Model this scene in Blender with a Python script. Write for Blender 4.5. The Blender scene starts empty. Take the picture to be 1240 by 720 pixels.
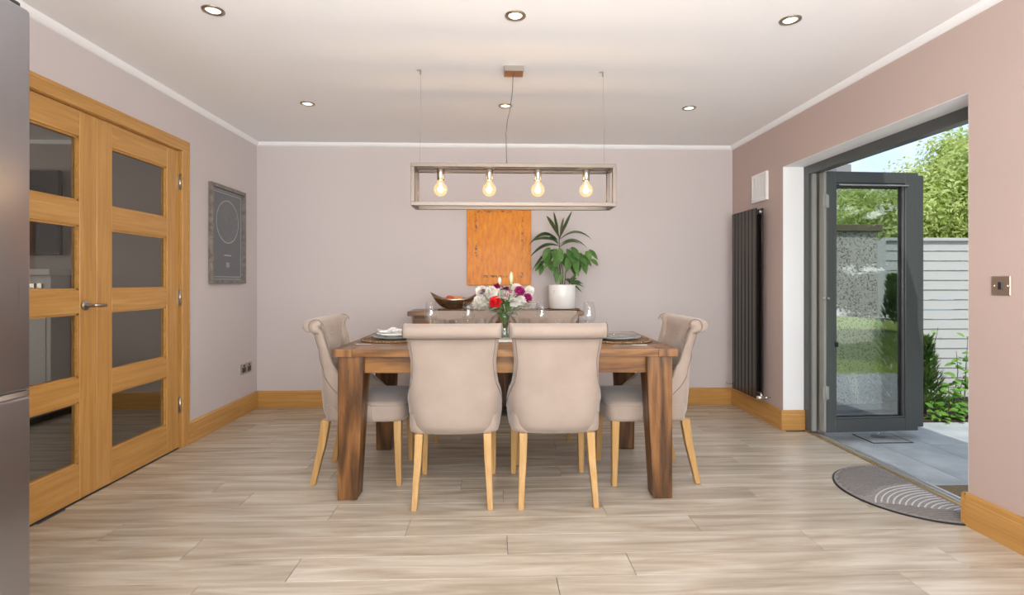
import bpy, bmesh, math, random
from mathutils import Vector, Matrix
PI = math.pi
S = bpy.context.scene
C = bpy.context.collection
R = math.radians
# ---------------------------------------------------------------- camera
cd = bpy.data.cameras.new('camera'); cam = bpy.data.objects.new('camera', cd); C.objects.link(cam)
cd.sensor_width = 36.0; cd.sensor_fit = 'HORIZONTAL'; cd.lens = 36.0 * 620 / 1240
cd.shift_y = -19 / 1240; cd.clip_start = 0.05; cd.clip_end = 200
cam.location = (0, 0, 1.10); cam.rotation_euler = (PI / 2, 0, -math.atan(20 / 620))
S.camera = cam
S.view_settings.view_transform = 'Standard'; S.view_settings.look = 'None'
S.view_settings.exposure = 0.0; S.view_settings.gamma = 1.0; S.view_settings.use_curve_mapping = False
# ---------------------------------------------------------------- world sky: pale blue with broken white cloud
W = bpy.data.worlds.new('world'); S.world = W; W.use_nodes = True
wn, wl = W.node_tree.nodes, W.node_tree.links; wn.clear()
_tc = wn.new('ShaderNodeTexCoord'); _no = wn.new('ShaderNodeTexNoise'); _no.inputs['Scale'].default_value = 3.2; _no.inputs['Detail'].default_value = 7
_ra = wn.new('ShaderNodeValToRGB'); _ra.color_ramp.elements[0].position = .45; _ra.color_ramp.elements[1].position = .62
_ra.color_ramp.elements[0].color = (.55, .72, .95, 1); _ra.color_ramp.elements[1].color = (.95, .97, 1.0, 1)
_bg = wn.new('ShaderNodeBackground'); _bg.inputs['Strength'].default_value = 1.35; _wo = wn.new('ShaderNodeOutputWorld')
wl.new(_tc.outputs['Generated'], _no.inputs['Vector']); wl.new(_no.outputs['Fac'], _ra.inputs['Fac'])
wl.new(_ra.outputs['Color'], _bg.inputs['Color']); wl.new(_bg.outputs['Background'], _wo.inputs['Surface'])
# ---------------------------------------------------------------- lights
def light(name, typ, loc, energy, color=(1, 1, 1), target=None, size=None, size_y=None, **kw):
    d = bpy.data.lights.new(name, typ); d.energy = energy; d.color = color
    if typ == 'AREA':
        d.shape = 'RECTANGLE'; d.size = size; d.size_y = size_y or size
    o = bpy.data.objects.new(name, d); C.objects.link(o); o.location = loc
    if target is not None:
        o.rotation_euler = (Vector(target) - Vector(loc)).to_track_quat('-Z', 'Y').to_euler()
    for k, v in kw.items(): setattr(d, k, v)
    return o
sun = light('sun', 'SUN', (0, 0, 10), 3.3, (1.0, .96, .88), target=(0.24, .55, 10 - .8), angle=R(0.6))
# fill lamps added behind the camera to brighten the room
light('room_fill_rear', 'AREA', (0.2, -2.9, 1.35), 18, (.95, .97, 1.0), target=(0.2, 3.0, 1.35), size=3.2, size_y=1.9)
light('room_fill_side', 'AREA', (2.06, -0.9, 1.25), 62, (.93, .96, 1.0), target=(-2.0, -.6, 1.35), size=2.0, size_y=1.9)
# added up-aimed lamp behind the camera, brightens the ceiling
light('ceiling_fill', 'AREA', (0.1, -0.9, 1.30), 196, (.97, .98, .99), target=(0.1, -0.15, 2.3), size=2.6, size_y=1.8)
light('lounge_window_daylight', 'AREA', (-5.75, 2.6, 1.5), 24, (1.0, .96, .90), target=(-4.6, 4.5, 1.3), size=1.4, size_y=1.2)
light('door_sky_portal', 'AREA', (2.44, 3.0, 1.0), 1, target=(0, 3.0, 1.0), size=1.5, size_y=2.0).data.cycles.is_portal = True
# ---------------------------------------------------------------- materials
M = {}
def mat(name, col, rough=.5, metal=0.0, **kw):
    m = bpy.data.materials.new(name); m.use_nodes = True
    b = m.node_tree.nodes['Principled BSDF']
    b.inputs['Base Color'].default_value = (*col, 1); b.inputs['Roughness'].default_value = rough; b.inputs['Metallic'].default_value = metal
    for k, v in kw.items(): b.inputs[k.replace('_', ' ')].default_value = v
    M[name] = m
    return m, m.node_tree.nodes, m.node_tree.links, b
def ramp(n, stops):
    r = n.new('ShaderNodeValToRGB'); e = r.color_ramp.elements
    while len(e) < len(stops): e.new(.5)
    for i, (p, c) in enumerate(stops): e[i].position = p; e[i].color = (*c, 1)
    return r
def coords(n, l, scale=(1, 1, 1), rnd=True, kind='Object'):
    tc = n.new('ShaderNodeTexCoord'); mp = n.new('ShaderNodeMapping'); mp.inputs['Scale'].default_value = scale
    src = tc.outputs[kind]
    if rnd:
        oi = n.new('ShaderNodeObjectInfo'); mu = n.new('ShaderNodeMath'); mu.operation = 'MULTIPLY'; mu.inputs[1].default_value = 37.0
        l.new(oi.outputs['Random'], mu.inputs[0]); ad = n.new('ShaderNodeVectorMath'); ad.operation = 'ADD'
        l.new(src, ad.inputs[0]); l.new(mu.outputs[0], ad.inputs[1]); src = ad.outputs[0]
    l.new(src, mp.inputs['Vector'])
    return mp.outputs['Vector']
def noise(n, l, vec, scale, detail=5, rough=.55, dist=0):
    t = n.new('ShaderNodeTexNoise'); t.inputs['Scale'].default_value = scale; t.inputs['Detail'].default_value = detail
    t.inputs['Roughness'].default_value = rough; t.inputs['Distortion'].default_value = dist
    l.new(vec, t.inputs['Vector']); return t.outputs['Fac']
def bump(n, l, fac, b, strength=.2, dist=.01):
    bp = n.new('ShaderNodeBump'); bp.inputs['Strength'].default_value = strength; bp.inputs['Distance'].default_value = dist
    l.new(fac, bp.inputs['Height']); l.new(bp.outputs['Normal'], b.inputs['Normal'])
def wood(name, dark, mid, lite, axis, rough=.4, scale=3.0, stretch=14, bstr=.08, contrast=(.3, .5, .72), cathedral=0.0, coat=0.0, tone=.0):
    m, n, l, b = mat(name, mid, rough)
    s = [stretch] * 3; s['xyz'.index(axis)] = 1.0
    v = coords(n, l, tuple(s))
    f = noise(n, l, v, scale, 6, .6, .6)
    if cathedral:
        s2 = [5] * 3; s2['xyz'.index(axis)] = .55
        v2 = coords(n, l, tuple(s2)); w = noise(n, l, v2, 1.3, 1.5, .4, .0)
        mu = n.new('ShaderNodeMath'); mu.operation = 'MULTIPLY'; mu.inputs[1].default_value = 42; l.new(w, mu.inputs[0])
        sn = n.new('ShaderNodeMath'); sn.operation = 'SINE'; l.new(mu.outputs[0], sn.inputs[0])
        ma = n.new('ShaderNodeMath'); ma.operation = 'MULTIPLY_ADD'; ma.inputs[1].default_value = cathedral; l.new(sn.outputs[0], ma.inputs[0]); l.new(f, ma.inputs[2]); f = ma.outputs[0]
    r = ramp(n, [(contrast[0], dark), (contrast[1], mid), (contrast[2], lite)]); l.new(f, r.inputs['Fac'])
    out = r.outputs['Color']
    if tone:
        oi = n.new('ShaderNodeObjectInfo'); mr = n.new('ShaderNodeMapRange'); mr.inputs['To Min'].default_value = 1 - tone; mr.inputs['To Max'].default_value = 1 + tone
        l.new(oi.outputs['Random'], mr.inputs['Value']); vm = n.new('ShaderNodeVectorMath'); vm.operation = 'SCALE'
        l.new(out, vm.inputs[0]); l.new(mr.outputs['Result'], vm.inputs['Scale']); out = vm.outputs[0]
    l.new(out, b.inputs['Base Color']); bump(n, l, f, b, bstr, .004)
    if coat: b.inputs['Coat Weight'].default_value = coat
    return m
def paint(name, col, rough=.75):
    m, n, l, b = mat(name, col, rough)
    v = coords(n, l, rnd=False); f = noise(n, l, v, 260, 2); bump(n, l, f, b, .05, .001)
def metal(name, col, rough=.3, axis=None, met=1.0):
    m, n, l, b = mat(name, col, rough, met)
    if axis:
        s = [220.0] * 3; s['xyz'.index(axis)] = 2.0
        v = coords(n, l, tuple(s)); f = noise(n, l, v, 1.0, 3)
        mr = n.new('ShaderNodeMapRange'); mr.inputs['To Min'].default_value = rough - .07; mr.inputs['To Max'].default_value = rough + .1
        l.new(f, mr.inputs['Value']); l.new(mr.outputs['Result'], b.inputs['Roughness'])
def glass(name, tint=(1, 1, 1), base=.06, gain=.8, rough=0.0, ior=1.3):
    m = bpy.data.materials.new(name); m.use_nodes = True; n, l = m.node_tree.nodes, m.node_tree.links; n.clear()
    o = n.new('ShaderNodeOutputMaterial'); t = n.new('ShaderNodeBsdfTransparent'); g = n.new('ShaderNodeBsdfGlossy'); mx = n.new('ShaderNodeMixShader')
    t.inputs['Color'].default_value = (*tint, 1); g.inputs['Roughness'].default_value = rough; g.inputs['Color'].default_value = (1, 1, 1, 1)
    fr = n.new('ShaderNodeLayerWeight'); fr.inputs['Blend'].default_value = .5
    pw_ = n.new('ShaderNodeMath'); pw_.operation = 'POWER'; pw_.inputs[1].default_value = 4.0; l.new(fr.outputs['Facing'], pw_.inputs[0])
    ma = n.new('ShaderNodeMath'); ma.operation = 'MULTIPLY_ADD'; ma.inputs[1].default_value = gain; ma.inputs[2].default_value = base; ma.use_clamp = True
    l.new(pw_.outputs[0], ma.inputs[0]); l.new(ma.outputs[0], mx.inputs['Fac']); l.new(t.outputs[0], mx.inputs[1]); l.new(g.outputs[0], mx.inputs[2]); l.new(mx.outputs[0], o.inputs['Surface'])
    M[name] = m
def emit(name, col, strength):
    m = bpy.data.materials.new(name); m.use_nodes = True; b = m.node_tree.nodes['Principled BSDF']
    b.inputs['Base Color'].default_value = (*col, 1); b.inputs['Emission Color'].default_value = (*col, 1); b.inputs['Emission Strength'].default_value = strength
    M[name] = m
def leafy(name, c1, c2, rough=.45, trans=.25):
    m, n, l, b = mat(name, c1, rough)
    v = coords(n, l, rnd=True); f = noise(n, l, v, 6, 3); r = ramp(n, [(.35, c1), (.65, c2)]); l.new(f, r.inputs['Fac']); l.new(r.outputs['Color'], b.inputs['Base Color'])
    tr = n.new('ShaderNodeBsdfTranslucent'); l.new(r.outputs['Color'], tr.inputs['Color']); mx = n.new('ShaderNodeMixShader'); mx.inputs['Fac'].default_value = trans
    o = n['Material Output']; l.new(b.outputs[0], mx.inputs[1]); l.new(tr.outputs[0], mx.inputs[2]); l.new(mx.outputs[0], o.inputs['Surface'])
def mottled(name, stops, scale=5, rough=.7, bs=.1, detail=6, sc=(1, 1, 1), rnd=True, **kw):
    m, n, l, b = mat(name, stops[0][1], rough, **kw)
    v = coords(n, l, sc, rnd); f = noise(n, l, v, scale, detail); r = ramp(n, stops); l.new(f, r.inputs['Fac']); l.new(r.outputs['Color'], b.inputs['Base Color'])
    if bs: bump(n, l, f, b, bs, .01)

paint('wall_paint', (.585, .525, .512)); paint('right_wall_pink', (.50, .385, .345)); paint('white_paint', (.86, .86, .86)); paint('ceiling_paint', (.90, .90, .905)); paint('lounge_paint', (.44, .41, .385))  # right wall takes a pinker, darker colour than the room's other walls
wood('floor_wood', (.31, .250, .188), (.445, .378, .300), (.585, .53, .455), 'x', .27, 1.6, 11, .05, (.28, .5, .74), cathedral=.035, tone=.07)
wood('oak', (.42, .205, .050), (.51, .265, .072), (.60, .34, .115), 'z', .38, 2.2, 22, .05, (.25, .5, .75), cathedral=.03)
wood('oak_horizontal', (.42, .205, .050), (.51, .265, .072), (.60, .34, .115), 'y', .38, 2.2, 22, .05, (.25, .5, .75), cathedral=.03)
wood('oak_across', (.42, .205, .050), (.51, .265, .072), (.60, .34, .115), 'x', .38, 2.2, 22, .05, (.25, .5, .75), cathedral=.03)
wood('table_wood', (.080, .032, .008), (.195, .082, .020), (.31, .148, .042), 'x', .28, 5.5, 9, .08, (.18, .5, .82), cathedral=.18)
wood('table_leg_wood', (.042, .017, .004), (.125, .050, .012), (.235, .105, .030), 'z', .34, 5.5, 9, .08, (.15, .5, .85), cathedral=.24)
wood('chair_leg_wood', (.36, .195, .06), (.45, .26, .09), (.54, .34, .14), 'z', .36, 3, 16, .04, (.25, .5, .75))
mottled('velvet', [(.3, (.315, .246, .200)), (.7, (.36, .285, .232))], 7, .85, .04, 4, Sheen_Weight=.35, Sheen_Roughness=.4)
mat('piping_fabric', (.20, .15, .125), .8)
metal('brushed_nickel', (.18, .15, .125), .36, 'x'); metal('nickel', (.46, .42, .37), .30); metal('stainless', (.42, .42, .45), .30, 'z'); metal('chrome', (.8, .8, .8), .12)
metal('bowl_metal', (.42, .34, .26), .22); metal('brass_trim', (.65, .42, .14), .35); metal('alu_sill', (.70, .70, .70), .4); metal('antique_metal', (.52, .46, .39), .35)
mat('radiator_black', (.030, .026, .024), .22, .35, Coat_Weight=.3); mat('dark_plastic', (.02, .02, .02), .4); mat('white_plastic', (.80, .79, .77), .4)
mat('door_grey', (.088, .092, .090), .38, .25); mat('door_grey_light', (.34, .34, .31), .42, .2); mat('rubber', (.012, .012, .013), .6)
mat('ceramic_white', (.84, .83, .80), .25); mat('ceramic_grey', (.22, .24, .23), .25); mat('linen', (.74, .70, .64), .85); mat('cord_grey', (.10, .10, .10), .6); mat('wire_steel', (.22, .22, .22), .4, .6)
mottled('napkin_cloth', [(.45, (.74, .72, .70)), (.6, (.36, .38, .37))], 40, .85, 0)
glass('door_glass', (.95, .97, .965), .115, .6); glass('lounge_glass', (.88, .87, .85), .03, .5); glass('clear_glass', (.975, .98, .98), .035, .55); glass('bulb_glass', (1.0, .94, .84), .04, .6)
m_ = M['bulb_glass']; n, l = m_.node_tree.nodes, m_.node_tree.links; em = n.new('ShaderNodeEmission'); em.inputs['Color'].default_value = (1, .62, .22, 1); em.inputs['Strength'].default_value = .32
ad_ = n.new('ShaderNodeAddShader'); o_ = [q for q in n if q.type == 'OUTPUT_MATERIAL'][0]; mx_ = [q for q in n if q.type == 'MIX_SHADER'][0]; l.new(mx_.outputs[0], ad_.inputs[0]); l.new(em.outputs[0], ad_.inputs[1]); l.new(ad_.outputs[0], o_.inputs['Surface']); glass('vase_glass', (.90, .95, .91), .05, .7)
emit('filament', (1.0, .60, .22), 14); emit('spot_lens', (1.0, .84, .60), 5)
glass('picture_glass', (1, 1, 1), .02, .5)
mat('print_slate', (.085, .095, .105), .6); mat('print_line', (.62, .66, .64), .6); mat('print_faint', (.20, .22, .235), .6)
mottled('frame_silver', [(.3, (.10, .085, .07)), (.7, (.26, .23, .20))], 30, .45, .1)
mottled('rattan', [(.35, (.09, .045, .02)), (.65, (.30, .18, .09))], 60, .6, .3)
mottled('coir', [(.3, (.13, .09, .05)), (.7, (.28, .20, .11))], 80, .95, .4)
mottled('mat_grey', [(.3, (.20, .175, .165)), (.7, (.30, .275, .26))], 90, .9, .3); mottled('mat_dark', [(.3, (.13, .115, .105)), (.7, (.19, .17, .16))], 90, .9, .3); mottled('mat_pale', [(.3, (.46, .44, .42)), (.7, (.56, .54, .52))], 90, .9, .3)
mottled('paver_stone', [(.3, (.36, .38, .385)), (.55, (.47, .49, .50)), (.75, (.56, .58, .59))], 5, .6, .12, 8, tuple((1, 1, 1)))
mottled('patio_far_stone', [(.3, (.60, .58, .55)), (.7, (.70, .68, .65))], 3, .8, .1); mat('joint_grey', (.10, .10, .10), .9)
mottled('grass_green', [(.3, (.22, .34, .05)), (.7, (.42, .54, .11))], 9, .9, .6, 8)
mottled('soil', [(.3, (.03, .02, .012)), (.7, (.09, .06, .04))], 30, .95, .5)
mottled('bark', [(.3, (.10, .07, .05)), (.7, (.22, .17, .12))], 20, .9, .5)
mat('fence_white', (.52, .525, .51), .5); mat('moss_concrete', (.16, .13, .085), .95); mat('roof_slate', (.13, .14, .16), .7); mat('brick_far', (.26, .25, .24), .9)
leafy('tree_leaf', (.36, .46, .09), (.70, .76, .32), .5, .45); leafy('hedge_leaf', (.03, .07, .015), (.08, .14, .03), .5, .2)
leafy('shrub_leaf', (.10, .27, .03), (.22, .44, .07), .4, .3); leafy('house_leaf', (.055, .15, .03), (.14, .28, .07), .35, .2); leafy('house_leaf_dark', (.04, .085, .03), (.13, .19, .08), .35, .15)
leafy('conifer_leaf', (.04, .10, .015), (.12, .22, .04), .6, .2); leafy('stem_green', (.08, .16, .04), (.14, .24, .07), .5, .1)
leafy('petal_white', (.72, .70, .64), (.88, .86, .80), .6, .25); leafy('petal_red', (.55, .008, .012), (.75, .02, .03), .6, .15); leafy('petal_magenta', (.28, .008, .10), (.50, .03, .22), .6, .15); leafy('bud_green', (.35, .45, .16), (.72, .74, .55), .5, .15)
leafy('petal_pink', (.78, .55, .50), (.85, .75, .70), .6, .2)
mat('twig_brown', (.12, .07, .04), .8)
mottled('apple_red', [(.35, (.45, .03, .015)), (.65, (.75, .22, .05))], 8, .3, 0); mottled('orange_skin', [(.35, (.80, .24, .04)), (.65, (.85, .36, .10))], 60, .45, .1)
mat('cushion_dark', (.02, .02, .022), .35); mat('hearth_black', (.012, .012, .013), .3); mat('screen_black', (.012, .012, .013), .6)
# pebble dash: dark and pale chips in cream render
m, n, l, b = mat('pebbledash', (.5, .48, .44), .9)
v = coords(n, l, rnd=False); vo = n.new('ShaderNodeTexVoronoi'); vo.inputs['Scale'].default_value = 95; l.new(v, vo.inputs['Vector'])
r = ramp(n, [(.0, (.13, .12, .11)), (.16, (.25, .24, .22)), (.24, (.50, .48, .44)), (1, (.60, .58, .54))]); r.color_ramp.interpolation = 'LINEAR'
sp = n.new('ShaderNodeSeparateColor'); l.new(vo.outputs['Color'], sp.inputs[0]); l.new(sp.outputs[0], r.inputs['Fac']); l.new(r.outputs['Color'], b.inputs['Base Color']); bump(n, l, vo.outputs['Distance'], b, .6, .01)
# orange canvas: streaky brushwork and a broken dark line of flecks inside the edge
m, n, l, b = mat('orange_canvas', (.8, .33, .02), .30, Specular_IOR_Level=.18)
v = coords(n, l, (9, 1, 2.2), False); f = noise(n, l, v, 5, 7, .65, .4)
r = ramp(n, [(.30, (.52, .13, .001)), (.50, (.68, .215, .001)), (.72, (.80, .32, .004))]); l.new(f, r.inputs['Fac'])
tc = n.new('ShaderNodeTexCoord'); sx = n.new('ShaderNodeSeparateXYZ'); l.new(tc.outputs['Object'], sx.inputs[0])
def mth(op, a, bb=None):
    q = n.new('ShaderNodeMath'); q.operation = op
    for i, s_ in enumerate((a, bb)):
        if s_ is None: continue
        if isinstance(s_, (int, float)): q.inputs[i].default_value = s_
        else: l.new(s_, q.inputs[i])
    return q.outputs[0]
ax = mth('ABSOLUTE', sx.outputs['X']); az = mth('ABSOLUTE', sx.outputs['Z'])
dx = mth('SUBTRACT', ax, .205); dz = mth('SUBTRACT', az, .285); dd = mth('ABSOLUTE', mth('MAXIMUM', dx, dz))
nf = noise(n, l, coords(n, l, (1, 1, 1), False), 55, 4, .7); nl = noise(n, l, coords(n, l, (1, 1, 1), False), 6, 2)
mask = mth('MULTIPLY', mth('LESS_THAN', dd, mth('MULTIPLY', nl, .017)), mth('MULTIPLY', mth('GREATER_THAN', nf, .53), mth('GREATER_THAN', nl, .45)))
mk = n.new('ShaderNodeMix'); mk.data_type = 'RGBA'; mk.inputs['B'].default_value = (.05, .05, .035, 1); l.new(mask, mk.inputs['Factor']); l.new(r.outputs['Color'], mk.inputs['A']); l.new(mk.outputs['Result'], b.inputs['Base Color'])
bump(n, l, f, b, .25, .004)

# ---------------------------------------------------------------- mesh builder
class MB:
    def __init__(s): s.v = []; s.f = []; s.sm = []
    def add(s, vs, fs, smooth=False):
        o = len(s.v); s.v += [tuple(p) for p in vs]; s.f += [tuple(i + o for i in f) for f in fs]; s.sm += [smooth] * len(fs); return s
    def box(s, x0, x1, y0, y1, z0, z1, bev=0.0, seg=1):
        if bev <= 0:
            vs = [(x, y, z) for z in (z0, z1) for y in (y0, y1) for x in (x0, x1)]
            return s.add(vs, [(0, 2, 3, 1), (4, 5, 7, 6), (0, 1, 5, 4), (2, 6, 7, 3), (0, 4, 6, 2), (1, 3, 7, 5)])
        bm = bmesh.new(); bmesh.ops.create_cube(bm, size=1)
        for q in bm.verts: q.co = Vector((x0 + (q.co.x + .5) * (x1 - x0), y0 + (q.co.y + .5) * (y1 - y0), z0 + (q.co.z + .5) * (z1 - z0)))
        bmesh.ops.bevel(bm, geom=bm.edges[:], offset=bev, segments=seg, affect='EDGES', profile=.5)
        bm.verts.index_update(); s.add([q.co[:] for q in bm.verts], [[q.index for q in f.verts] for f in bm.faces], seg > 1); bm.free(); return s
    def tube(s, pts, rad, n=8, cap=True, smooth=True):
        pts = [Vector(p) for p in pts]; rads = rad if isinstance(rad, (list, tuple)) else [rad] * len(pts)
        vs = []; N = None
        for i, p in enumerate(pts):
            t = (pts[min(i + 1, len(pts) - 1)] - pts[max(i - 1, 0)]).normalized()
            if N is None:
                N = t.orthogonal().normalized()
            else:
                N = (N - t * N.dot(t)); N = N.normalized() if N.length > 1e-6 else t.orthogonal().normalized()
            B = t.cross(N)
            for k in range(n):
                a = 2 * PI * k / n; vs.append(p + (N * math.cos(a) + B * math.sin(a)) * rads[i])
        fs = [(i * n + k, i * n + (k + 1) % n, (i + 1) * n + (k + 1) % n, (i + 1) * n + k) for i in range(len(pts) - 1) for k in range(n)]
        if cap: fs += [tuple(range(n - 1, -1, -1)), tuple((len(pts) - 1) * n + k for k in range(n))]
        return s.add(vs, fs, smooth)
    def lathe(s, prof, c=(0, 0, 0), n=24, smooth=True, close=False):
        vs = []; fs = []; m_ = len(prof)
        for (r_, z) in prof:
            for k in range(n):
                a = 2 * PI * k / n; vs.append((c[0] + r_ * math.cos(a), c[1] + r_ * math.sin(a), c[2] + z))
        rng = m_ if close else m_ - 1
        for i in range(rng):
            j = (i + 1) % m_
            for k in range(n): fs.append((i * n + k, i * n + (k + 1) % n, j * n + (k + 1) % n, j * n + k))
        return s.add(vs, fs, smooth)
    def grid(s, g, smooth=True, wrap=False, flip=False):
        nr, nc = len(g), len(g[0]); vs = [p for row in g for p in row]; fs = []
        for i in range(nr - 1):
            for k in range(nc if wrap else nc - 1):
                f = (i * nc + k, i * nc + (k + 1) % nc, (i + 1) * nc + (k + 1) % nc, (i + 1) * nc + k)
                fs.append(f[::-1] if flip else f)
        return s.add(vs, fs, smooth)
    def taper(s, secs, smooth=False):      # secs: list of (cx,cy,z,hx,hy)
        vs = []
        for (cx, cy, z, hx, hy) in secs:
            vs += [(cx - hx, cy - hy, z), (cx + hx, cy - hy, z), (cx + hx, cy + hy, z), (cx - hx, cy + hy, z)]
        fs = [(i * 4 + k, i * 4 + (k + 1) % 4, i * 4 + 4 + (k + 1) % 4, i * 4 + 4 + k) for i in range(len(secs) - 1) for k in range(4)]
        q = (len(secs) - 1) * 4; fs += [(3, 2, 1, 0), (q, q + 1, q + 2, q + 3)]
        return s.add(vs, fs, smooth)
    def build(s, name, m, parent=None, loc=None, rz=0.0, bevel=0.0, **props):
        me = bpy.data.meshes.new(name); me.from_pydata(s.v, [], s.f); me.update()
        me.polygons.foreach_set('use_smooth', s.sm)
        bm = bmesh.new(); bm.from_mesh(me); bmesh.ops.remove_doubles(bm, verts=bm.verts, dist=2e-6); bmesh.ops.recalc_face_normals(bm, faces=bm.faces); bm.to_mesh(me); bm.free()
        me.materials.append(M[m] if isinstance(m, str) else m)
        o = bpy.data.objects.new(name, me); C.objects.link(o)
        if parent: o.parent = parent
        if loc: o.location = loc
        o.rotation_euler.z = rz
        if bevel:
            md = o.modifiers.new('bevel', 'BEVEL'); md.width = bevel; md.segments = 2; md.limit_method = 'ANGLE'; md.angle_limit = R(40)
        for k, v_ in props.items(): o[k] = v_
        return o
def empty(name, label, cat, loc=(0, 0, 0), rz=0.0, group=None):
    o = bpy.data.objects.new(name, None); C.objects.link(o); o.location = loc; o.rotation_euler.z = rz; o.empty_display_size = .1
    o['label'] = label; o['category'] = cat
    if group: o['group'] = group
    return o
def tag(o, label, cat, group=None):
    o['label'] = label; o['category'] = cat
    if group: o['group'] = group
    return o
def struct(o): o['kind'] = 'structure'; return o
def children(o): return [c for c in bpy.data.objects if c.parent == o]
def copy_tree(o, parent=None):
    c = o.copy(); C.objects.link(c)
    if parent: c.parent = parent
    for ch in children(o): copy_tree(ch, c)
    return c
def B(*a, **k): return MB().box(*a, **k)
rnd = random.Random(7)
# ================================================================ THE SETTING
XL, XR, YB, ZC = -2.089, 2.138, 4.555, 2.32
Y0 = -3.0
OY0, OY1, OZ = 2.247, 3.744, 1.955                  # opening in the right wall
fl = MB(); fl.box(XL - .1, XR + .14, Y0 - .1, YB + .1, -.10, -.008); fl.box(XL - .19, XL - .1, Y0, YB, -.10, -.008)
floor = struct(fl.build('floor', 'joint_grey'))
# the boards: one object each, rows along x
PW, PL_, G = .1625, 1.30, .0009
pmesh = {}
def board(x0, x1, y0, y1, parent, top=0.0):
    key = (round(x1 - x0, 4), round(y1 - y0, 4))
    if key not in pmesh:
        w, h = key
        o = B(0, w, 0, h, -.008, 0, bev=.0009).build('plank', 'floor_wood', parent); pmesh[key] = o.data
    else:
        o = bpy.data.objects.new('plank', pmesh[key]); C.objects.link(o); o.parent = parent
    o.location = (x0, y0, top); return o
joints = {-1: .227, 0: .529, 1: .05, 2: .908, 3: .526, 4: .04}
k0 = -17; k1 = 16
for k in range(k0, k1 + 1):
    ya = 1.904 + PW * k; yb = min(ya + PW, YB - .003)
    if yb - ya < .02: continue
    off = joints.get(k, rnd.uniform(0, PL_))
    xe = 2.279 if (ya >= OY0 - .02 and yb <= OY1 + .02) else XR
    xs = off - PL_ * math.ceil((off - XL) / PL_)
    if xs < XL: pass
    x = xs
    while x < xe - .01:
        a, b_ = max(x, XL), min(x + PL_, xe)
        if b_ - a > .02: board(a + G, b_ - G, ya + G, yb - G, floor)
        x += PL_
# walls
T = .11
wl_ = MB(); wl_.box(XL - T, XL, Y0, 1.985, -.1, ZC + .1); wl_.box(XL - T, XL, 3.50, YB + .1, -.1, ZC + .1); wl_.box(XL - T, XL, 1.985, 3.50, 2.0, ZC + .1)
wall_left = struct(wl_.build('wall_left', 'wall_paint'))
wall_back = struct(B(-6.0, XR + .37, YB, YB + .3, -.1, ZC + .1).build('wall_back', 'wall_paint'))
wr = MB(); WX = 2.46
wr.box(XR, WX, OY1, YB, -.1, ZC + .1); wr.box(XR, WX, OY0, OY1, OZ, ZC + .1); wr.box(XR, WX, .4, OY0, -.1, ZC + .1); wr.box(XR, WX, Y0, -2.2, -.1, ZC + .1); wr.box(XR, WX, -2.2, .4, 2.2, ZC + .1); wr.box(XR, WX, -2.2, .4, -.1, .25)
wall_right = struct(wr.build('wall_right', 'right_wall_pink'))
rv = MB(); e = .0025
rv.box(XR + .001, XR + .157, OY1 - e, OY1 + .001, 0, OZ); rv.box(XR + .001, XR + .157, OY0 - .001, OY0 + e, 0, OZ); rv.box(XR + .001, XR + .157, OY0, OY1, OZ - e, OZ + .001)
struct(rv.build('trim_1', 'white_paint'))
struct(B(XL - T, WX, Y0 - .3, Y0, -.1, ZC + .1).build('wall_front', 'wall_paint'))
ceiling = struct(B(-6.0, WX, Y0 - .3, YB + .3, ZC, ZC + .12).build('ceiling', 'ceiling_paint'))
struct(B(-6.2, WX + .12, Y0 - .4, YB + .4, ZC + .12, ZC + .36).build('roof', 'roof_slate'))
# small white cove round the ceiling
def cove(name, p, q, nrm):
    mb = MB(); prof = [(0, 0), (0, -.034), (.010, -.030), (.020, -.020), (.026, -.010), (.030, 0)]
    g = [[(pt[0] + nrm[0] * o_, pt[1] + nrm[1] * o_, ZC + h) for (o_, h) in prof] for pt in (p, q)]
    mb.grid(g, False); mb.add([v_ for v_ in g[0]], [tuple(range(6))]); mb.add([v_ for v_ in g[1]], [tuple(range(6))])
    return struct(mb.build(name, 'white_paint'))
cove('trim_2', (XL, Y0), (XL, YB), (1, 0)); cove('trim_3', (XL, YB), (XR, YB), (0, -1)); cove('trim_4', (XR, YB), (XR, Y0), (-1, 0))
# oak skirting with a rebated top
def skirt(name, p, q, nrm, mt, h=.147):
    prof = [(0, 0), (.019, 0), (.019, h - .030), (.0165, h - .027), (.0175, h - .022), (.0175, h - .010), (.012, h), (0, h)]
    g = [[(pt[0] + nrm[0] * o_, pt[1] + nrm[1] * o_, z) for (o_, z) in prof] for pt in (p, q)]
    mb = MB(); mb.grid(g, False); mb.add(g[0], [tuple(range(8))]); mb.add(g[1], [tuple(range(8))])
    return struct(mb.build(name, mt))
skirt('baseboard_left', (XL, 3.545), (XL, YB), (1, 0), 'oak_horizontal')
skirt('baseboard_back', (XL, YB), (XR, YB), (0, -1), 'oak_across')
bb = skirt('baseboard_right', (XR, YB), (XR, OY1 + .0001), (-1, 0), 'oak_horizontal')
r1 = skirt('baseboard_return', (XR - .019, OY1), (XR + .157, OY1), (0, -1), 'oak_across'); r1.parent = bb
r2 = skirt('baseboard_near', (XR, OY0 - .0001), (XR, Y0), (-1, 0), 'oak_horizontal'); r2.parent = bb
r3 = skirt('baseboard_return', (XR - .019, OY0), (XR + .157, OY0), (0, 1), 'oak_across'); r3.parent = bb

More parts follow.
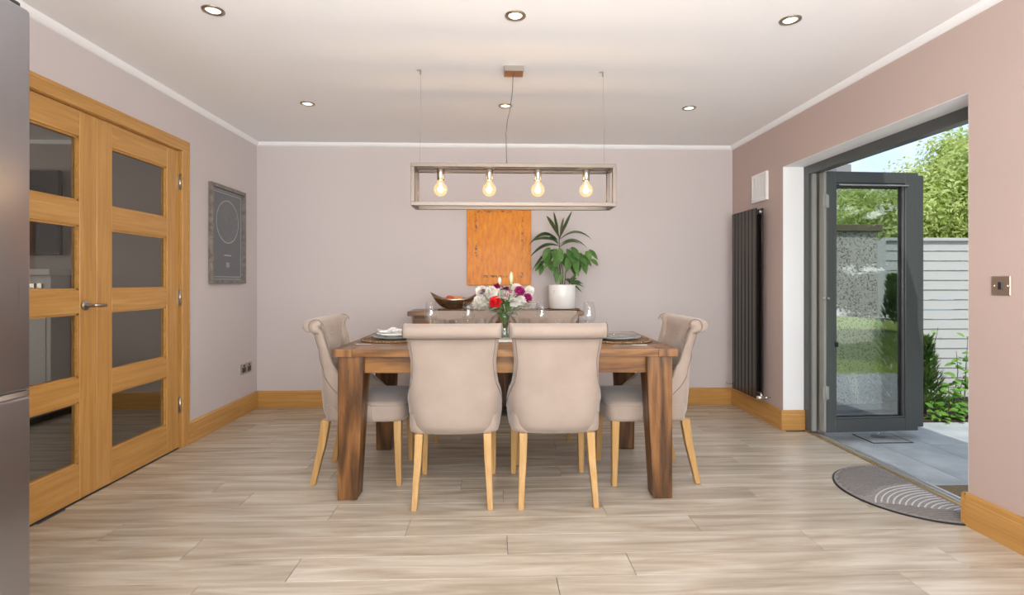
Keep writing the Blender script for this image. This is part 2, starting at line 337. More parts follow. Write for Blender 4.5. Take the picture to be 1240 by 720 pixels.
# ---------------------------------------------------------------- lounge seen through the glazed doors
LB = YB
lf = B(-6.0, XL - .19, 0.6, YB, -.10, -.008).build('floor', 'joint_grey'); struct(lf); lf['label'] = 'lounge floor beyond the glazed doors'
for k in range(0, k1 + 1):
    ya = 1.904 + PW * k; yb = min(ya + PW, YB - .003)
    if yb - ya < .02: continue
    x = XL - T - rnd.uniform(0, PL_); board(x + G, XL - T - G, ya + G, yb - G, lf)
    for _ in range(2):
        board(x - PL_ + G, x - G, ya + G, yb - G, lf); x -= PL_
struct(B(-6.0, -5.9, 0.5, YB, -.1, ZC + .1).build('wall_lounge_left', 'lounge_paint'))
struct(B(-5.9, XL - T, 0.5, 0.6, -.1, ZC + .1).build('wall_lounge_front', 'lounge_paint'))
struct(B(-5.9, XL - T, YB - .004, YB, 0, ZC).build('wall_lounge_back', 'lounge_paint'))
struct(B(-5.9, XL - T, YB - .035, YB - .004, ZC - .035, ZC - .001).build('trim_5', 'white_paint'))
skirt('baseboard_lounge', (-3.45, YB - .004), (XL - T, YB - .004), (0, -1), 'oak_across')
fp = empty('fireplace', 'white fireplace surround with a black hearth in the lounge beyond the doors', 'fireplace', (-4.35, 4.55, 0))
mb = MB(); mb.box(-.72, .72, -.26, -.004, 1.155, 1.205, bev=.004); mb.build('mantel_shelf', 'white_paint', fp)
for sx_ in (-1, 1):
    a, c_ = sorted((sx_ * .46, sx_ * .68)); mb = B(a, c_, -.20, -.004, .05, 1.155, bev=.004)
    mb.box(a + .04, c_ - .04, -.206, -.2, .14, 1.02); mb.build('pilaster', 'white_paint', fp)
    for q in (0.075, .135):
        B(a + q - .018, a + q + .018, -.212, -.2, 1.05, 1.085).build('block', 'antique_metal', fp)
B(-.46, .46, -.16, -.004, .9, 1.155).build('frieze', 'white_paint', fp)
B(-.46, .46, -.10, -.004, .05, .9).build('firebox', 'hearth_black', fp)
B(-.80, .80, -.60, -.004, 0.001, .05, bev=.005).build('hearth', 'hearth_black', fp)
tv = empty('television', 'black wall mounted television above the white fireplace in the lounge', 'television', (-4.35, 4.55, 1.33))
B(-.64, .64, -.07, -.03, 0, .72, bev=.006).build('casing', 'dark_plastic', tv); B(-.63, .63, -.072, -.0695, .012, .708).build('screen', 'screen_black', tv); B(-.2, .2, -.03, -.004, .2, .5).build('bracket', 'dark_plastic', tv)

# ---------------------------------------------------------------- double oak doors
fr = struct(MB().box(XL - T, XL, 2.0 - .015, 2.02 + .035, 0, 2.0).box(XL - T, XL, 3.458, 3.50, 0, 2.0).box(XL - T, XL, 2.0, 3.5, 1.965, 2.0).build('door_frame', 'oak'))
ar = MB(); ar.box(XL - .001, XL + .018, 1.975, 2.052, 0, 2.04, bev=.003).box(XL - .001, XL + .018, 3.463, 3.543, 0, 2.04, bev=.003)
ar.build('architrave', 'oak', fr)
ar = MB(); ar.box(XL - .001, XL + .0185, 1.975, 3.543, 1.968, 2.042, bev=.003); ar.build('architrave_head', 'oak_horizontal', fr)
ar = MB(); ar.box(XL + .0175, XL + .021, 1.985, 3.533, 2.022, 2.034); ar.box(XL + .0175, XL + .021, 3.525, 3.535, 0, 2.034); ar.build('moulding', 'oak_horizontal', fr)
def door(num, ya, yb, hinge_far):
    d = bpy.data.objects.new('door_%d' % num, None); C.objects.link(d); d.location = (XL, ya, 0); struct(d)
    w = yb - ya; t0, t1 = -.045, -.004; zs = [(.006, .180), (.497, .616), (.942, 1.057), (1.385, 1.505), (1.832, 1.962)]; st = .109
    for (a, c_) in ((.0015, st), (w - .118, w - .0015)) if hinge_far else ((.0015, .118), (w - st, w - .0015)):
        B(t0, t1, a, c_, .006, 1.962, bev=.002).build('stile', 'oak', d)
    ia, ib = (st, w - .118) if hinge_far else (.118, w - st)
    for (a, c_) in zs: B(t0 + .0005, t1 - .0005, ia, ib, a, c_, bev=.0015).build('rail', 'oak_horizontal', d)
    for i in range(4):
        za, zb = zs[i][1], zs[i + 1][0]
        B(-.027, -.022, ia, ib, za, zb).build('pane', 'lounge_glass', d)
        bd = MB()
        for tt in ((-.022, -.012), (-.037, -.027)):
            bd.box(tt[0], tt[1], ia, ia + .010, za, zb); bd.box(tt[0], tt[1], ib - .010, ib, za, zb); bd.box(tt[0], tt[1], ia, ib, za, za + .010); bd.box(tt[0], tt[1], ia, ib, zb - .010, zb)
        bd.build('glazing_bead', 'oak_horizontal', d)
    return d, w
d1, w1 = door(1, 2.757, 3.453, True); d2, w2 = door(2, 2.061, 2.757, False)
for z in (1.76, .996, .287):
    h = MB(); h.box(-.004, .004, w1 - .012, w1 + .012, z - .05, z + .05); h.tube([(.004, w1 + .003, z - .052), (.004, w1 + .003, z + .052)], .0065, 8); h.build('hinge', 'nickel', d1)
h = MB(); h.lathe([(0, 0), (.026, 0), (.026, .007), (.022, .010), (.0, .010)], n=20)
vv = [(z, y, x) for (x, y, z) in h.v]; h2 = MB().add([(p[0] - .004, p[1] + w2 - .075, p[2] + .98) for p in vv], h.f, True)
h2.tube([(0, w2 - .075, .98), (.045, w2 - .075, .98), (.052, w2 - .068, .98), (.054, w2 - .012, .977)], [.009, .009, .010, .008], 10); h2.build('door_handle', 'nickel', d2)

# ---------------------------------------------------------------- downlights
for i, (x, y, lab) in enumerate([(-1.268, 2.343, 'recessed ceiling downlight nearest the fridge'), (.091, 2.345, 'recessed ceiling downlight in the near row, above the table middle'), (1.373, 2.343, 'recessed ceiling downlight in the near row on the garden door side'),
        (-1.287, 3.55, 'recessed ceiling downlight in the far row beside the framed print wall'), (.069, 3.55, 'recessed ceiling downlight just beyond the pendant cord'), (1.359, 3.555, 'recessed ceiling downlight in the far row nearest the black radiator')]):
    t = empty('ceiling_spotlight', lab, 'downlight', (x, y, ZC), group='recessed downlights in the ceiling')
    MB().lathe([(.030, -.001), (.034, -.006), (.048, -.004), (.048, .0), (.030, .0)], n=28, close=True).build('rim', 'nickel', t)
    MB().lathe([(0, -.0015), (.020, -.002), (.030, -.0015), (.030, 0), (0, 0)], n=24).build('lens', 'spot_lens', t)
    lo = light('spot_lamp', 'SPOT', (x, y, ZC - .03), 10, (1.0, .88, .72), target=(x, y, 0), spot_size=R(95), spot_blend=.8, shadow_soft_size=.04)

# ---------------------------------------------------------------- pendant light
px, py = .104, 2.93
pz0, pz1 = 1.522, 1.758; HL, HW = .572, .087; bs_ = .021
pd = empty('pendant_light', 'brushed metal rectangular frame pendant with four filament bulbs over the table', 'pendant light', (px, py, 0))
def bar(name, *a): return B(*a, bev=.0012).build(name, 'brushed_nickel', pd)
for sy in (-1, 1):
    y0_, y1_ = sorted((sy * HW, sy * (HW - bs_)))
    bar('frame_rail', -HL, HL, y0_, y1_, pz1 - bs_, pz1); bar('frame_rail', -HL, HL, y0_, y1_, pz0, pz0 + bs_)
    for sx_ in (-1, 1):
        a, c_ = sorted((sx_ * HL, sx_ * (HL - bs_))); bar('frame_post', a, c_, y0_, y1_, pz0 + bs_, pz1 - bs_)
for z in (pz0, pz1 - bs_):
    for sx_ in (-1, 1):
        a, c_ = sorted((sx_ * HL, sx_ * (HL - bs_))); bar('frame_end_bar', a, c_, -HW + bs_, HW - bs_, z, z + bs_)
bar('centre_bar', -HL + bs_, HL - bs_, -.016, .016, pz1 - .018, pz1 - .002)
for i in range(4):
    x = (-1.5 + i) * .278 + .0
    s_ = MB().lathe([(0, pz1 - .018), (.019, pz1 - .018), (.020, pz1 - .022), (.020, pz1 - .078), (.017, pz1 - .081), (0, pz1 - .081)], (x, 0, 0), 20).build('lamp_socket', 'nickel', pd)
    zc = pz1 - .132; pr = [(.013, pz1 - .081)]
    for k in range(1, 15):
        a = PI / 2 - .38 - (PI - .38) * k / 14; pr.append((max(.0, .0385 * math.cos(a)), zc + .0385 * math.sin(a)))
    MB().lathe(pr, (x, 0, 0), 24).build('bulb', 'bulb_glass', pd)
    fb = MB()
    for k in range(6):
        a = 2 * PI * k / 6; fb.tube([(x + .005 * math.cos(a), .005 * math.sin(a), zc + .022), (x + .009 * math.cos(a + .5), .009 * math.sin(a + .5), zc - .018)], .0011, 5)
    fb.build('filament', 'filament', pd)
    light('bulb_glow', 'POINT', (px + x, py, zc), 1.6, (1.0, .66, .33), shadow_soft_size=.02)
cn = B(-.055, .055, -.045, .045, ZC - .032, ZC, bev=.002); cn.build('canopy', 'nickel', pd)
MB().tube([(0, 0, ZC - .03), (-.004, 0, ZC - .055), (-.006, 0, ZC - .12), (-.018, 0, ZC - .22), (-.036, 0, ZC - .30), (-.044, 0, ZC - .37), (-.042, 0, ZC - .46), (-.040, 0, pz1)], .0022, 6).build('cord', 'cord_grey', pd)
for (x) in (-.533, .523):
    MB().tube([(x, .03, ZC - .004), (x, .03, ZC - .03), (x * 1.0, .0, pz1)], .0006, 5).build('suspension_wire', 'wire_steel', pd)
    hk = MB(); hk.tube([(x - .004, .03, ZC), (x - .004, .03, ZC - .028)], .004, 8); hk.tube([(x - .022, .03, ZC - .003), (x, .03, ZC - .003)], .003, 6); hk.build('ceiling_hook', 'nickel', pd)

# ================================================================ DINING TABLE
TZ = .762; TRZ = R(-1.1)
tb = empty('dining_table', 'dark oak rectangular dining table with chunky tapered legs', 'table', (.060, 3.02, 0), TRZ)
hx, hy = .868, .455
nb = 5
for i in range(nb):
    y0_ = -hy + 2 * hy * i / nb; B(-hx + .10, hx - .10, y0_ + .0006, y0_ + 2 * hy / nb - .0006, TZ - .038, TZ, bev=.0012).build('top_board', 'table_wood', tb)
for sx_ in (-1, 1):
    a, c_ = sorted((sx_ * hx, sx_ * (hx - .0995))); B(a, c_, -hy, hy, TZ - .038, TZ, bev=.0015).build('breadboard_end', 'table_leg_wood', tb)
for sx_ in (-1, 1):
    for sy in (-1, 1):
        ox, oy = sx_ * (hx - .022), sy * (hy - .022)
        def sec(z, w): return (ox - sx_ * w / 2, oy - sy * w / 2, z, w / 2, w / 2)
        MB().taper([sec(0, .092), sec(.006, .098), sec(TZ - .15, .128), sec(TZ - .038, .128)]).build('leg', 'table_leg_wood', tb, bevel=.003)
ap = MB(); ap.box(-hx + .15, hx - .15, -hy + .055, -hy + .08, .635, TZ - .0385); ap.build('apron', 'table_wood', tb)
ap = MB(); ap.box(-hx + .15, hx - .15, hy - .08, hy - .055, .635, TZ - .0385); ap.build('apron', 'table_wood', tb)
for sx_ in (-1, 1):
    a, c_ = sorted((sx_ * (hx - .055), sx_ * (hx - .08))); B(a, c_, -hy + .15, hy - .15, .635, TZ - .0385).build('apron', 'table_wood', tb)

# ================================================================ CHAIRS
def lerp_tab(tab, z):
    for (z0, a), (z1, b_) in zip(tab, tab[1:]):
        if z <= z1:
            t = max(0, (z - z0) / (z1 - z0)); t = t * t * (3 - 2 * t); return a + (b_ - a) * t
    return tab[-1][1]
WT = [(.35, .232), (.43, .243), (.51, .242), (.63, .216), (.70, .212), (.80, .222), (.87, .234)]
FT = [(.35, .06), (.44, .05), (.52, -.05), (.60, -.125), (.70, -.175), (.80, -.205), (.87, -.225)]
BT = [(.35, -.215), (.40, -.238), (.50, -.240), (.60, -.238), (.72, -.246), (.87, -.272)]
def plan(u, z, off=0.0):
    w, yf, yb_ = lerp_tab(WT, z), lerp_tab(FT, z), lerp_tab(BT, z)
    def P(ph):
        sn, cs = math.sin(ph), math.cos(ph); e_ = .62
        return Vector((w * math.copysign(abs(sn) ** e_, sn), yb_ + (yf - yb_) * (1 - abs(max(cs, 0)) ** .58)))
    ph = u * PI / 2
    p = P(ph)
    if off:
        a, b_ = P(max(-PI / 2, ph - .02)), P(min(PI / 2, ph + .02)); t = (b_ - a).normalized(); nn = Vector((-t.y, t.x))
        if abs(u) < 1e-6: nn = Vector((0, 1))
        p = p + nn * off
    return p
BUT = [(-.42, .80), (0, .80), (.42, .80), (-.62, .70), (-.21, .70), (.21, .70), (.62, .70), (-.42, .60), (0, .60), (.42, .60)]
TH = .052
def usamp(n):
    r_ = [-1 + 2 * i / (n - 1) for i in range(n)]
    return [math.copysign(abs(q) ** .85, q) for q in r_]
def make_chair():
    t = empty('dining_chair', 'x', 'chair')
    cols = []; us = usamp(45)
    def column(u, extra=0.0, shrink=0.0):
        pts = []
        for k in range(13):
            z = .350 + (.828 - .350) * k / 12; p = plan(u, z); pts.append(Vector((p.x, p.y, z)))
        p = plan(u, .86); ew = 1.0
        cy, cz, ry, rz_ = p.y - .002, .862, .049, .037
        fade = 1 - .25 * max(0, abs(u) - .8) / .2
        for a in (236, 215, 190, 165, 140, 115, 92, 70, 48, 26):
            a = R(a); pts.append(Vector((p.x * 1.01, cy + ry * math.cos(a) * fade, cz + rz_ * math.sin(a))))
        for k in range(17):
            z = .846 - (.846 - .352) * k / 16
            d = TH * (1 if abs(u) < .85 else 1 - .55 * (abs(u) - .85) / .15)
            for (bu, bz) in BUT:
                q = ((u - bu) * .33) ** 2 + (z - bz) ** 2; d -= .017 * math.exp(-q / .0009)
            p = plan(u, z, d); pts.append(Vector((p.x, p.y, z)))
        if shrink:
            o_ = pts[:]; m_ = len(pts); c_ = sum(pts, Vector()) / m_
            for i in range(m_):
                # pull towards the middle of the rim
                if i < 13: tgt = (pts[i] + pts[min(m_ - 1, 23 + int((12 - i) * 16 / 12))]) / 2
                elif i < 23: tgt = Vector((pts[i].x, cy, cz))
                else: tgt = (pts[i] + pts[max(0, min(12, 12 - int((i - 23) * 12 / 16)))]) / 2
                o_[i] = pts[i].lerp(tgt, shrink)
            pts = [q + Vector((0, extra * (1 if j < 13 or j > 22 else 0), 0)) + Vector((math.copysign(extra, u) * (1 if 13 <= j <= 22 else .2), 0, 0)) for j, q in enumerate(o_)]
        return pts
    cols.append(column(-1, .010, .75)); cols.append(column(-1, .007, .3))
    for u in us: cols.append(column(u))
    cols.append(column(1, .007, .3)); cols.append(column(1, .010, .75))
    mb = MB(); mb.grid(cols, True, wrap=True)
    n_ = len(cols[0])
    mb.add(cols[0], [tuple(range(n_))], True); mb.add(cols[-1], [tuple(range(n_))[::-1]], True)
    bk = mb.build('backrest', 'velvet', t)
    bm = bmesh.new(); bm.from_mesh(bk.data); bmesh.ops.remove_doubles(bm, verts=bm.verts, dist=1e-5); bmesh.ops.recalc_face_normals(bm, faces=bm.faces); bm.to_mesh(bk.data); bm.free()
    for (u, z) in BUT:
        p = plan(u, z, TH - .012); a, b_ = plan(u - .05, z, TH), plan(u + .05, z, TH); tt = (b_ - a).normalized(); nn = Vector((-tt.y, tt.x, 0)); X = Vector((tt.x, tt.y, 0)); Z = Vector((0, 0, 1))
        bt = MB(); g = []
        for (r_, h) in ((.0005, .006), (.005, .005), (.008, .002), (.008, -.004)):
            g.append([Vector((p.x, p.y, z)) + X * r_ * math.cos(q * PI / 4) + Z * r_ * math.sin(q * PI / 4) + nn * h for q in range(8)])
        bt.grid(g, True, wrap=True); bt.build('button', 'velvet', bk)
    # seat cushion
    st = MB(); rings = []
    def ring(z, ins, fy=0.0):
        pts = []; w = .229 - ins; yf = .245 - ins + fy; yb_ = -.20
        for k in range(40):
            a = 2 * PI * k / 40; cs, sn = math.cos(a), math.sin(a)
            pts.append((w * math.copysign(abs(cs) ** .33, cs), (yf + yb_) / 2 + (yf - yb_) / 2 * math.copysign(abs(sn) ** .28, sn), z))
        return pts
    for (z, i_) in ((.350, .012), (.352, .004), (.37, 0), (.42, 0), (.436, .001), (.450, .008), (.458, .024), (.463, .06), (.468, .12)): rings.append(ring(z, i_))
    st.grid(rings, True, wrap=True); st.add(rings[0], [tuple(range(40))[::-1]]); st.add(rings[-1], [tuple(range(40))], True)
    sc_ = st.build('seat', 'velvet', t)
    MB().tube([Vector(q) + Vector((0, 0, 0)) for q in ring(.438, -.0005)] + [Vector(ring(.438, -.0005)[0])], .0028, 6).build('piping', 'velvet', sc_)
    # piping along the edge of the shell and under the roll
    UT = [(.44, 1.0), (.47, .97), (.50, .90), (.55, .80), (.62, .72), (.72, .68), (.83, .70)]
    for sx_ in (-1, 1):
        pts = []
        for k in range(25):
            z = .445 + (.826 - .445) * k / 24; uu = lerp_tab(UT, z) * sx_; p = plan(uu, z, -.0012); pts.append((p.x, p.y, z))
        MB().tube(pts, .0021, 6).build('piping', 'piping_fabric', bk)
        p = plan(sx_, .86); pts = []
        for k in range(21):
            a = R(250 - 245 * k / 20); pts.append((p.x * 1.01 + sx_ * .0055, p.y - .002 + .0375 * math.cos(a), .862 + .0375 * math.sin(a)))
        MB().tube(pts, .0021, 6).build('piping', 'piping_fabric', bk)
    pts = []
    for k in range(31):
        u = -.97 + 1.94 * k / 30; p = plan(u, .822, -.002); pts.append((p.x, p.y, .821))
    MB().tube(pts, .0026, 6).build('piping', 'piping_fabric', bk)
    for sx_ in (-1, 1):
        MB().taper([(sx_ * .183, -.262, 0, .013, .014), (sx_ * .179, -.240, .10, .015, .0165), (sx_ * .172, -.214, .22, .018, .020), (sx_ * .168, -.195, .352, .020, .023)]).build('leg', 'chair_leg_wood', t, bevel=.003)
        MB().taper([(sx_ * .196, .204, 0, .0135, .0135), (sx_ * .194, .200, .15, .0165, .0165), (sx_ * .190, .196, .352, .021, .021)]).build('leg', 'chair_leg_wood', t, bevel=.003)
    return t
chair0 = make_chair()
places = [(-.208, 2.742, 0, 'beige velvet rolled-back dining chair with its back to us, on the door side'),
          (.302, 2.742, R(1), 'beige velvet rolled-back dining chair with its back to us, on the garden side'),
          (-.725, 2.985, R(-90), 'beige buttoned velvet dining chair at the table end nearest the oak doors'),
          (.840, 2.945, R(91), 'beige buttoned velvet dining chair at the table end nearest the garden door'),
          (-.225, 3.285, R(180), 'beige velvet dining chair across the table, in front of the metal fruit bowl'),
          (.325, 3.285, R(180), 'beige velvet dining chair across the table, in front of the white plant pot')]
for i, (x, y, a, lab) in enumerate(places):
    o = chair0 if i == 0 else copy_tree(chair0)
    o.location = (x, y, 0); o.rotation_euler.z = a; o['label'] = lab; o['group'] = 'upholstered dining chairs round the table'

# ================================================================ SIDEBOARD
SZ = .862
sb = empty('sideboard', 'dark oak sideboard against the back wall under the orange canvas', 'sideboard', (.005, 4.335, 0))
B(-.715, .715, -.19, .19, SZ - .038, SZ, bev=.003).build('top', 'table_wood', sb)
B(-.68, .68, -.155, .175, .10, SZ - .038).build('body', 'table_leg_wood', sb)
for i in range(3):
    x0 = -.66 + i * .445; dr = B(x0, x0 + .43, -.172, -.155, .64, .80, bev=.003).build('drawer', 'table_wood', sb)
    MB().lathe([(0, .0), (.013, .0), (.015, .006), (.008, .012), (.008, .02), (0, .02)], n=12).build('knob', 'antique_metal', dr, loc=(x0 + .215, -.172, .72)).rotation_euler.x = PI / 2
    dd_ = B(x0, x0 + .43, -.172, -.155, .13, .625, bev=.003).build('door', 'table_leg_wood', sb)
    MB().lathe([(0, .0), (.013, .0), (.015, .006), (.008, .012), (.008, .02), (0, .02)], n=12).build('knob', 'antique_metal', dd_, loc=(x0 + .39, -.172, .42)).rotation_euler.x = PI / 2
for sx_ in (-1, 1):
    for y0_ in (-.155, .125): B(*(sorted((sx_ * .68, sx_ * .63))), y0_, y0_ + .05, 0, .10).build('leg', 'table_leg_wood', sb)
# canvas
cv = tag(B(-.283, .283, -.03, 0, -.363, .363, bev=.003).build('canvas_painting', 'orange_canvas', loc=(.033, YB - .001, 1.433)), 'orange abstract canvas with a flecked dark border on the back wall', 'painting')
# ---------------------------------------------------------------- woven mats
def woven_disc(mb, r0, n=9):
    for k in range(n):
        r_ = r0 * (k + .5) / n; q = r0 / n * .5
        ring_ = [(r_ * math.cos(2 * PI * i / 40), r_ * math.sin(2 * PI * i / 40), q * .6) for i in range(41)]
        mb.tube(ring_, q * 1.0, 6, cap=False)
def placemat(name, label, cat, loc, r_, grp=None, th=.006):
    t = empty(name, label, cat, loc, group=grp)
    MB().lathe([(0, 0), (r_ - .02, 0), (r_ - .02, th), (0, th)], n=36).build('disc', 'rattan', t)
    mb = MB()
    for i in range(52):
        a = 2 * PI * i / 52; c_ = (( r_ - .012) * math.cos(a), (r_ - .012) * math.sin(a), .0065)
        mb.lathe([(0, -.0062), (.007, -.004), (.0095, 0), (.007, .004), (0, .0062)], c_, 6)
    mb.build('beaded_rim', 'rattan', t, kind='stuff')
    return t
gm = 'round beaded rattan placemats on the table'
placemat('placemat', 'round brown beaded placemat at the oak door end of the table', 'placemat', (-.590, 3.0, TZ), .19, gm)
placemat('placemat', 'round brown beaded placemat at the garden door end of the table', 'placemat', (.712, 2.93, TZ), .19, gm)
def plate(label, loc, r_, m_, grp, name='dinner_plate'):
    return tag(MB().lathe([(0, 0), (r_ * .55, 0), (r_ * .62, .004), (r_, .018), (r_ * .985, .021), (r_ * .62, .009), (0, .006)], n=40).build(name, m_, loc=loc), label, 'plate', grp)
plate('dark grey dinner plate under the folded napkin at the left end', (-.585, 3.0, TZ + .0075), .135, 'ceramic_grey', 'plates on the placemats')
plate('dark grey dinner plate under a glass plate at the right end', (.700, 2.93, TZ + .0075), .135, 'ceramic_grey', 'plates on the placemats')
plate('pale ceramic side plate stacked on the left dark dinner plate', (-.585, 3.0, TZ + .0230), .105, 'ceramic_white', 'plates on the placemats', 'side_plate')
plate('clear glass side plate stacked on the right dark dinner plate', (.700, 2.93, TZ + .0230), .105, 'clear_glass', 'plates on the placemats', 'side_plate')
g = []
for i in range(13):
    row = []
    for k in range(9):
        x, y = -.10 + .20 * i / 12, -.055 + .11 * k / 8
        row.append((x, y, .012 + .010 * math.sin(i * 1.1 + k * .3) * (k / 8) + .012 * math.cos(k * .9) ** 2 + .008 * i / 12))
    g.append(row)
mb = MB(); mb.grid(g); nk = mb.build('napkin', 'napkin_cloth', loc=(-.575, 2.985, TZ + .038), rz=.3)
sd = nk.modifiers.new('solid', 'SOLIDIFY'); sd.thickness = .008
tag(nk, 'folded grey and white napkin on the plate at the left end', 'napkin')
for (x, y, lab) in ((-.70, 2.775, 'silver knife beside the left placemat'), (.76, 2.705, 'silver knife beside the right placemat')):
    t = empty('table_knife', lab, 'cutlery', (x, y, TZ), 0 if x < 0 else PI, group='knives beside the placemats')
    B(-.05, .035, -.006, .006, 0, .005, bev=.002).build('handle', 'chrome', t); B(.035, .14, -.008, .008, .0008, .0025, bev=.0005).build('blade', 'chrome', t)
# ---------------------------------------------------------------- glassware
def wine(x, y, lab):
    t = empty('wine_glass', lab, 'wine glass', (x, y, TZ), group='wine glasses on the table')
    MB().lathe([(0, 0), (.034, 0), (.034, .0018), (.012, .005), (0, .006)], n=28).build('foot', 'clear_glass', t)
    MB().lathe([(.0045, .005), (.0036, .02), (.0036, .085), (.006, .095)], n=12).build('stem', 'clear_glass', t)
    MB().lathe([(.001, .094), (.014, .098), (.030, .112), (.0385, .134), (.038, .155), (.034, .185), (.0285, .222), (.0275, .222), (.033, .185), (.037, .155), (.0375, .134), (.029, .113), (.013, .100), (.001, .097)], n=32).build('bowl', 'clear_glass', t)
def at(u, d): 
    th = math.atan(20 / 620); lat = (u - 620) / 620 * d; return (lat * math.cos(th) + d * math.sin(th), d * math.cos(th) - lat * math.sin(th))
for (u, d, lab) in ((522, 3.00, 'stemmed wine glass furthest left, before the sideboard end'), (567, 3.02, 'stemmed wine glass just left of the vase of flowers'), (656, 2.93, 'stemmed wine glass in front of the plant pot, right of the vase'), (713, 2.93, 'stemmed wine glass furthest right on the table')):
    wine(*at(u, d), lab)
def tumbler(x, y, lab, h=.105):
    t = tag(MB().lathe([(0, 0), (.030, 0), (.034, .006), (.036, .03), (.037, h), (.0345, h), (.033, .03), (.029, .014), (0, .012)], n=12, smooth=False).build('tumbler', 'clear_glass', loc=(x, y, TZ)), lab, 'tumbler', 'cut glass tumblers on the table')
for (u, d, lab) in ((533, 3.20, 'cut glass tumbler just right of the leftmost wine glass'), (544, 3.12, 'second cut glass tumbler right of the leftmost wine glass'), (582, 3.22, 'cut glass tumbler between the second wine glass and vase'), (636, 3.22, 'cut glass tumbler right of the vase'), (704, 3.12, 'cut glass tumbler beside the rightmost wine glass')):
    tumbler(*at(u, d), lab)
for (u, d, lab) in ((552, 3.28, 'low round glass bowl between the left wine glasses'), (675, 3.15, 'low round glass bowl right of the third wine glass')):
    x, y = at(u, d); tag(MB().lathe([(0, 0), (.022, 0), (.022, .004), (.005, .01), (.005, .05), (.02, .056), (.042, .075), (.048, .10), (.046, .10), (.04, .077), (.018, .06), (0, .058)], n=28).build('glass_bowl', 'clear_glass', loc=(x, y, TZ)), lab, 'glass bowl', 'small glass dishes on the table')
# ---------------------------------------------------------------- vase with flowers
vx, vy = at(611, 2.97); VD = 2.97; kk = VD / 620
tag(B(-.10, .10, -.10, .10, 0, .008, bev=.002).build('table_runner_board', 'ceramic_white', loc=(vx, vy, TZ)), 'white square board under the flower vase', 'trivet')
VZ = TZ + .008
vs_ = empty('flower_vase', 'waisted clear glass vase of mixed flowers on the table centre', 'vase', (vx, vy, VZ))
MB().lathe([(0, 0), (.034, 0), (.036, .006), (.028, .03), (.019, .065), (.020, .085), (.028, .115), (.036, .15), (.0335, .15), (.026, .115), (.017, .085), (.016, .065), (.024, .03), (.030, .012), (0, .010)], n=28).build('vessel', 'vase_glass', vs_)
MB().lathe([(0, .012), (.028, .012), (.023, .03), (.0155, .065), (.0165, .085), (.021, .10), (0, .10)], n=20).build('water', 'vase_glass', vs_)
def stem_pts(x, y, z):
    return [(vx + (rnd.uniform(-.008, .008)), vy + rnd.uniform(-.008, .008), VZ + .014), (vx, vy, VZ + .075), (vx + (x - vx) * .25, vy + (y - vy) * .25, VZ + .145), (x, y, z)]
def fpos(u, v, dy): 
    d = VD + dy; x, y = at(u, d); return x, y, 1.1 + (341 - v) * d / 620
def petals(mb, c, n, length, width, elev, curl=.3, spin=0, base=.0):
    c = Vector(c)
    for i in range(n):
        a = 2 * PI * i / n + spin; d = Vector((math.cos(a) * math.cos(elev), math.sin(a) * math.cos(elev), math.sin(elev))); s_ = Vector((-math.sin(a), math.cos(a), 0)); up = s_.cross(d) * -1
        p0 = c + d * base; g_ = []
        for (t_, w_) in ((0, .25), (.35, .85), (.7, 1), (1, .3)):
            p = p0 + d * length * t_ - up * curl * length * t_ * t_; g_.append([p - s_ * width * w_ / 2, p + up * width * .08, p + s_ * width * w_ / 2])
        mb.grid(g_, True)
def pom(mb, c, r_, n_, wf, axis):
    # a double flower head: petals radiating from the heart, open towards the axis
    c = Vector(c)
    for i in range(n_):
        t_ = (i + .5) / n_; zz = 1 - 1.55 * t_; ph = i * 2.39996; q = math.sqrt(max(0, 1 - zz * zz)); d = Vector((q * math.cos(ph), q * math.sin(ph), zz)); d.rotate(axis.to_track_quat('Z', 'Y'))
        L = r_ * rnd.uniform(.86, 1.08) * (.86 + .14 * q); s_ = d.cross(axis); s_ = s_.normalized() if s_.length > .05 else d.orthogonal().normalized(); up = s_.cross(d).normalized(); w_ = r_ * wf; g_ = []
        for (k, ww) in ((.25, .4), (.6, .85), (.88, 1), (1.0, .55)):
            p = c + d * L * k + up * L * .12 * k * k; g_.append([p - s_ * w_ * ww / 2, p - up * w_ * .14, p + s_ * w_ * ww / 2])
        mb.grid(g_, True)
FG = 'cut flowers in the glass vase'
def flower(kind, label, u, v, dy, r_, m_, cm=None):
    x, y, z = fpos(u, v, dy)
    root = empty(kind, label, 'flower', (0, 0, 0), group=FG)
    hd = MB(); c_ = (x, y - .0, z); r_ *= 1.34
    if kind in ('chrysanthemum', 'carnation'): hd.lathe([(0, -r_ * .35), (r_ * .28, -r_ * .25), (r_ * .36, 0), (r_ * .28, r_ * .25), (0, r_ * .35)], c_, 10)
    if kind in ('chrysanthemum', 'carnation', 'rose'):
        pom(hd, c_, r_ * (.92 if kind == 'chrysanthemum' else .84), 90 if kind == 'chrysanthemum' else 56, .26 if kind == 'chrysanthemum' else .50, Vector(((x - vx) * 6, -.8, .9)).normalized())
    elif kind == 'lily':
        petals(hd, c_, 6, r_, r_ * .42, R(28), .5, .4)
    elif kind == 'spray':
        for q in range(60):
            a, bq = rnd.uniform(0, 2 * PI), rnd.uniform(-.6, 1); rr = r_ * rnd.uniform(.3, 1)
            p = (x + rr * math.cos(a) * (1 - .2 * abs(bq)), y + rr * math.sin(a) * .8, z + rr * .6 * bq); petals(hd, p, 5, r_ * .34, r_ * .26, R(30), .3, a)
    hd.build('flower_head', m_, root, kind='stuff') if kind == 'spray' else hd.build('flower_head', m_, root)
    if kind == 'lily':
        st_ = MB()
        for q in range(6):
            a = q * PI / 3; st_.tube([c_, (x + r_ * .3 * math.cos(a), y + r_ * .3 * math.sin(a), z + r_ * .5)], .0012, 5)
        st_.build('stamen', 'petal_magenta', root)
    MB().tube(stem_pts(x, y, z), .0018, 5).build('stem', 'stem_green', root)
